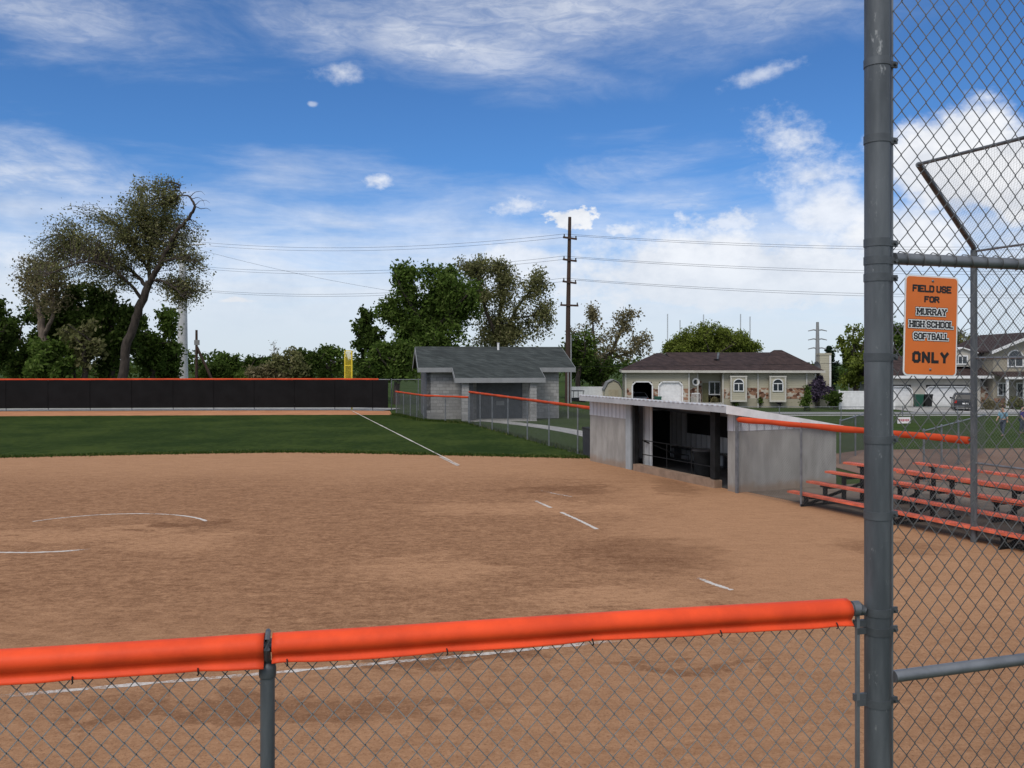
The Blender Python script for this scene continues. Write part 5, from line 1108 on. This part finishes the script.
tree('olive_tree', 'spreading olive brown tree behind the dark shingle roof', 'tree', 82, 505,
     [[(497, 402, .5, 0), (498, 365, .42, 0), (500, 340, .36, 0)], [(500, 342, .24, 0), (488, 318, .17, -1), (480, 292, .12, -1.5), (478, 268, .06, -2)], [(500, 340, .24, 0), (512, 320, .18, 1), (520, 302, .13, 1.5), (532, 290, .08, 2), (540, 276, .04, 2)], [(500, 338, .2, 0), (500, 310, .14, 0), (503, 285, .08, 0), (500, 265, .04, 0)], [(514, 318, .12, 1), (534, 316, .08, 0), (548, 314, .04, -1)]],
     [(478, 268, 22, 14, 2380), (500, 278, 24, 16, 2550), (488, 296, 26, 18, 2550), (512, 300, 18, 14, 1190), (534, 282, 18, 15, 1870), (544, 300, 14, 16, 1190), (542, 322, 12, 16, 850), (500, 325, 32, 18, 2890), (520, 340, 26, 16, 2890), (490, 345, 28, 14, 3060), (462, 268, 12, 10, 850)],
     L_OLIVE, BARK, 72, .125, 50, jit=.36)
tree('small_green_tree', 'small dark tree with gappy crown just right of the yellow foul pole', 'tree', 80, 368,
     [[(369, 402, .2, 0), (368, 370, .16, 0), (370, 345, .12, 0), (367, 322, .06, 0)], [(369, 352, .1, 0), (380, 340, .05, 1)], [(370, 345, .08, 0), (358, 335, .04, -1)]],
     [(366, 316, 11, 9, 620), (362, 330, 12, 8, 520), (376, 336, 13, 10, 720), (366, 346, 15, 8, 640), (360, 362, 12, 9, 420), (378, 352, 12, 9, 500)], L_DARK, BARK, 73, .2, 24, jit=.25)
bushy('round green bush between the gappy tree and the block building', 72, 396, 360, 30, 26, L_GREEN, 74, 4600, .2, None)
bushy('green bush low behind the peak of the block building roof', 78, 376, 372, 22, 16, L_DARK, 75, 2400, .2, None)
# right of the utility pole
tree('thin_olive_tree', 'airy olive tree with several stems left of the domed tree', 'tree', 98, 600,
     [[(598, 400, .3, 0), (598, 370, .24, 0), (594, 340, .16, 0), (592, 315, .06, 0)], [(604, 400, .34, 0), (604, 365, .26, 0), (616, 342, .18, 1), (626, 322, .08, 1)], [(598, 365, .16, 0), (584, 345, .1, -1), (578, 330, .05, -1)], [(608, 360, .14, 0), (632, 352, .08, 1), (644, 340, .04, 1)]],
     [(592, 318, 13, 14, 700), (626, 320, 18, 13, 900), (604, 338, 20, 14, 700), (636, 340, 18, 14, 750), (580, 335, 12, 12, 400), (618, 352, 26, 12, 700), (594, 358, 18, 14, 700), (646, 352, 9, 10, 200)], L_TAN, BARK, 81, .15, 30, jit=.4)
bushy('green tree directly behind the wooden utility pole', 90, 578, 352, 22, 24, L_GREEN, 82, 3600, .2, None)
bushy('dark green tree low behind the white vinyl fence', 92, 596, 372, 30, 14, L_DARK, 83, 2600, .2, None)
dome = [(712 + 46 * math.cos(a) * k, 357 - 30 * math.sin(a) * k, 13, 8, 1100) for k in (.35, .7, .92) for a in np.linspace(.0, math.pi, 4 + int(10 * k))]
tree('domed_tree', 'broad dome shaped fresh green tree behind the brown roof', 'tree', 112, 712, [[(712, 396, .5, 0), (712, 370, .4, 0), (708, 350, .3, 0)]] + [[(710, 362, .2, 0), (712 + dx_ * .5, 348, .12, dd), (712 + dx_, 348 - 14 * (1 - abs(dx_) / 50), .04, dd)] for dx_, dd in ((-42, 0), (-26, 2), (-8, -2), (12, 2), (28, -2), (42, 1))],
     dome + [(712, 352, 47, 25, 9000)], L_BRIGHT, BARK, 84, .14, 70, jit=.26)
tree('conifer', 'small dark pointed conifer right of the chimney', 'tree', 100, 830, [[(830, 400, .25, 0), (830, 370, .16, 0), (830, 346, .04, 0)]],
     [(830, 350, 2.5, 5, 250), (830, 358, 6, 5, 500), (830, 366, 10, 6, 800), (830, 375, 14, 7, 1100), (830, 384, 16, 7, 1100)], L_CONE, BARK, 85, .18, 60, jit=.2)
tree('sparse_green_tree', 'upright fresh green tree with sparse top just left of the big post', 'tree', 92, 855,
     [[(856, 402, .3, 0), (855, 375, .24, 0), (854, 355, .14, 0), (853, 330, .05, 0)]] + [[(855, 378 - k, .1, 0), (855 + d * .5, 358 - k, .06, dd), (855 + d, 338 - k * .8, .02, dd)] for k, d, dd in ((0, -14, 1), (5, 12, -1), (10, -8, -1), (3, 18, 1), (8, 6, 2), (0, -18, 0))],
     [(850, 336, 9, 9, 260), (860, 332, 8, 8, 220), (842, 346, 9, 9, 320), (854, 350, 14, 11, 800), (868, 345, 12, 12, 500), (850, 364, 20, 11, 1500), (862, 368, 20, 14, 1800), (848, 380, 20, 10, 1500), (872, 358, 14, 14, 900)], L_BRIGHT, BARK, 86, .17, 30, jit=.22)
bushy('green tree half hidden by the big post above the cream house', 104, 896, 345, 22, 26, L_GREEN, 87, 3000, .2, None)
bushy('olive tree above the cream house roof, right of the orange sign', 108, 950, 340, 26, 18, L_OLIVE, 88, 2200, .2, None)
bushy('olive tree behind the cream house, hidden partly by the orange sign', 112, 925, 345, 26, 18, L_OLIVE, 89, 2200, .2, None)
rW = np.random.default_rng(5); nW = 26000
xw = rW.uniform(-230, 230, nW); hw_ = 3.6 + 1.6 * np.sin(xw * .11) * np.sin(xw * .037 + 1) + 1.2 * np.sin(xw * .41 + 2) * np.sin(xw * .23)
pw = np.c_[xw, 195 + rW.normal(0, 4, nW), hw_ * rW.random(nW) ** .6 * 1.25 - .4 + rW.normal(0, .2, nW)]
a_ = rW.normal(0, 1, (nW, 3)); a_ /= np.linalg.norm(a_, axis=1)[:, None]; b_w = np.cross(a_, rW.normal(0, 1, (nW, 3))); b_w /= np.linalg.norm(b_w, axis=1)[:, None]
Vw = np.stack([pw - a_ * .5, pw + b_w * .3, pw + a_ * .5, pw - b_w * .3], 1).reshape(-1, 3)
tag(MB().addq(Vw, np.arange(4 * nW).reshape(-1, 4)).build('distant_woods', L_DARK, None, 0), kind='stuff')
# shrubs by the houses
def shrub(name, label, D, cl, lm, seed, size=.12, zg=ZG, group=None):
    by = HY + (CH - zg) * F / D; cx = cl[0][0]
    return tree(name, label, 'shrub', D, cx, [[(cx, by, .08, 0), (cx, cl[0][1], .05, 0)]], cl, lm, BARK, seed, size, 30, group, zg=zg, jit=.14, twig_r=.01)
shrub('lilac_shrub', 'purple flowering lilac shrub at the right end of the bungalow', 82.5, [(816, 384, 13, 10, 1500), (806, 390, 8, 9, 500), (826, 388, 9, 9, 700), (818, 396, 13, 8, 900)], L_LILAC, 91)
shrub('conical_shrub', 'clipped green conical shrub in front of the lilac', 78, [(807, 398, 4, 7, 700), (807, 404, 7, 6, 1100), (807, 390, 2.2, 4, 250)], L_GREEN, 92, .1)
shrub('dark_shrub', 'dark green shrub between the lilac and the white fence', 80, [(834, 396, 9, 7, 1000), (828, 400, 9, 6, 700), (838, 402, 6, 5, 400)], L_DARK, 93, .12)
for i, (x, y, rx, ry, lm, lb) in enumerate(((760, 400, 5, 3.4, L_GREEN, 'low green shrub below the space between the two bay windows'), (716, 401, 5, 2.6, L_TAN, 'straw coloured low shrub below the bungalow front door'), (778, 402, 4, 2.6, L_LILAC, 'dusky low shrub below the right bay window'), (735, 402, 6, 2.4, L_GREEN, 'low green shrub below the left bay window'), (792, 402, 5, 2.4, L_GREEN, 'low green plant near the right end of the bungalow wall'))):
    shrub('low_shrub', lb, 83.5, [(x, y, rx, ry, 420)], lm, 100 + i, .09, group='low shrubs along the bungalow wall')
shrub('brown_shrub', 'tall brownish shrub before the stone pier of the cream house', 80, [(990, 404, 7, 7, 700), (998, 408, 6, 5, 400), (984, 410, 4, 4, 200)], L_TAN, 110)
shrub('grey_shrub', 'grey green shrub at the porch of the cream house', 81, [(1012, 402, 10, 6, 800), (1022, 404, 8, 6, 500)], L_OLIVE, 111)

# ================================================================== PEOPLE on the far lawn
SKIN = mat('skin', (.45, .27, .19), .6, .05, 5); HAIR = mat('dark hair', (.03, .02, .015), .7, .2, 20); DENIM = mat('grey blue trousers', (.06, .075, .10), .9, .12, 8); SHIRT = mat('light blue shirt', (.20, .36, .46), .9, .08, 8); PURP = mat('purple shirt', (.06, .04, .20), .9, .08, 8); SHOE = mat('shoes', (.05, .05, .05), .7, .1, 8)
def skinobj(name, verts, edges, radii, m, parent, root=0):
    me = bpy.data.meshes.new(name); me.from_pydata(verts, edges, []); me.materials.append(m)
    o = bpy.data.objects.new(name, me); col.objects.link(o); o.parent = parent
    sk = o.modifiers.new('skin', 'SKIN'); sk.use_smooth_shade = True
    if not me.skin_vertices: me.attributes
    for v, r in zip(me.skin_vertices[0].data, radii): v.radius = r if isinstance(r, tuple) else (r, r)
    me.skin_vertices[0].data[root].use_root = True
    sb = o.modifiers.new('sub', 'SUBSURF'); sb.levels = 1; sb.render_levels = 2; return o
def person(label, loc, rz, H, shirt, pants, stride=.22, arm=.12):
    t = thing('person', label, 'person', loc, rz, 'people walking on the lawn beyond the bleachers'); k = H / 1.7
    def S(p): return tuple(c * k for c in p)
    V = [(0, 0, .92), (0, .01, 1.15), (0, .0, 1.38), (0, -.01, 1.46), (0, -.02, 1.55), (0, -.03, 1.66),
         (.09, 0, .88), (.10, -stride * .5, .50), (.10, -stride, .07), (.10, -stride - .15, .03), (-.09, 0, .88), (-.10, stride * .2, .49), (-.10, stride, .10), (-.10, stride - .14, .03),
         (.17, 0, 1.37), (.22, arm * .5, 1.11), (.23, -.02 + arm * .4, .88), (.23, -.04 + arm * .3, .78), (-.17, 0, 1.37), (-.22, -arm * .6, 1.12), (-.23, -arm - .1, .93), (-.23, -arm - .17, .86)]
    E = [(0, 1), (1, 2), (2, 3), (3, 4), (4, 5), (0, 6), (6, 7), (7, 8), (8, 9), (0, 10), (10, 11), (11, 12), (12, 13), (2, 14), (14, 15), (15, 16), (16, 17), (2, 18), (18, 19), (19, 20), (20, 21)]
    Rr = [(.14, .10), (.13, .09), (.15, .09), .055, (.075, .085), (.07, .08), .085, .06, .042, .035, .085, .06, .042, .035, .06, .045, .035, .03, .06, .045, .035, .03]
    sk = lambda r: tuple(c * k for c in r) if isinstance(r, tuple) else r * k
    skinobj('body', [S(v) for v in V], E, [sk(r) for r in Rr], SKIN, t)
    g = lambda r, e: tuple((c + e) * k for c in r) if isinstance(r, tuple) else (r + e) * k
    iv = [0, 1, 2, 14, 15, 18, 19]; ie = [(0, 1), (1, 2), (2, 3), (3, 4), (2, 5), (5, 6)]
    skinobj('shirt', [S(V[i]) for i in iv], ie, [g(Rr[i], .02) for i in iv], shirt, t)
    iv = [0, 6, 7, 8, 10, 11, 12]; ie = [(0, 1), (1, 2), (2, 3), (0, 4), (4, 5), (5, 6)]
    skinobj('trousers', [S(V[i]) for i in iv], ie, [g(Rr[i], .018) for i in iv], pants, t)
    for a, b in ((8, 9), (12, 13)): skinobj('shoe', [S((V[a][0], V[a][1], .045)), S(V[b])], [(0, 1)], [.05 * k, .045 * k], SHOE, t)
    skinobj('hair', [S((0, .02, 1.58)), S((0, .01, 1.70)), S((0, -.05, 1.735))], [(0, 1), (1, 2)], [(.08 * k, .07 * k), (.085 * k, .075 * k), (.06 * k, .04 * k)], HAIR, t)
    return t
yA = 43.5; xA = (1003 - 512) / F * yA; person('person in a light blue shirt and dark trousers walking on the far lawn', (xA, yA, gz(xA, yA)), R(-60), 1.5, SHIRT, DENIM)
yB = 47.0; xB = (1022 - 512) / F * yB; person('person in a purple top standing at the right edge of the photo', (xB, yB, gz(xB, yB)), R(40), 1.5, PURP, DENIM, .08, .05)
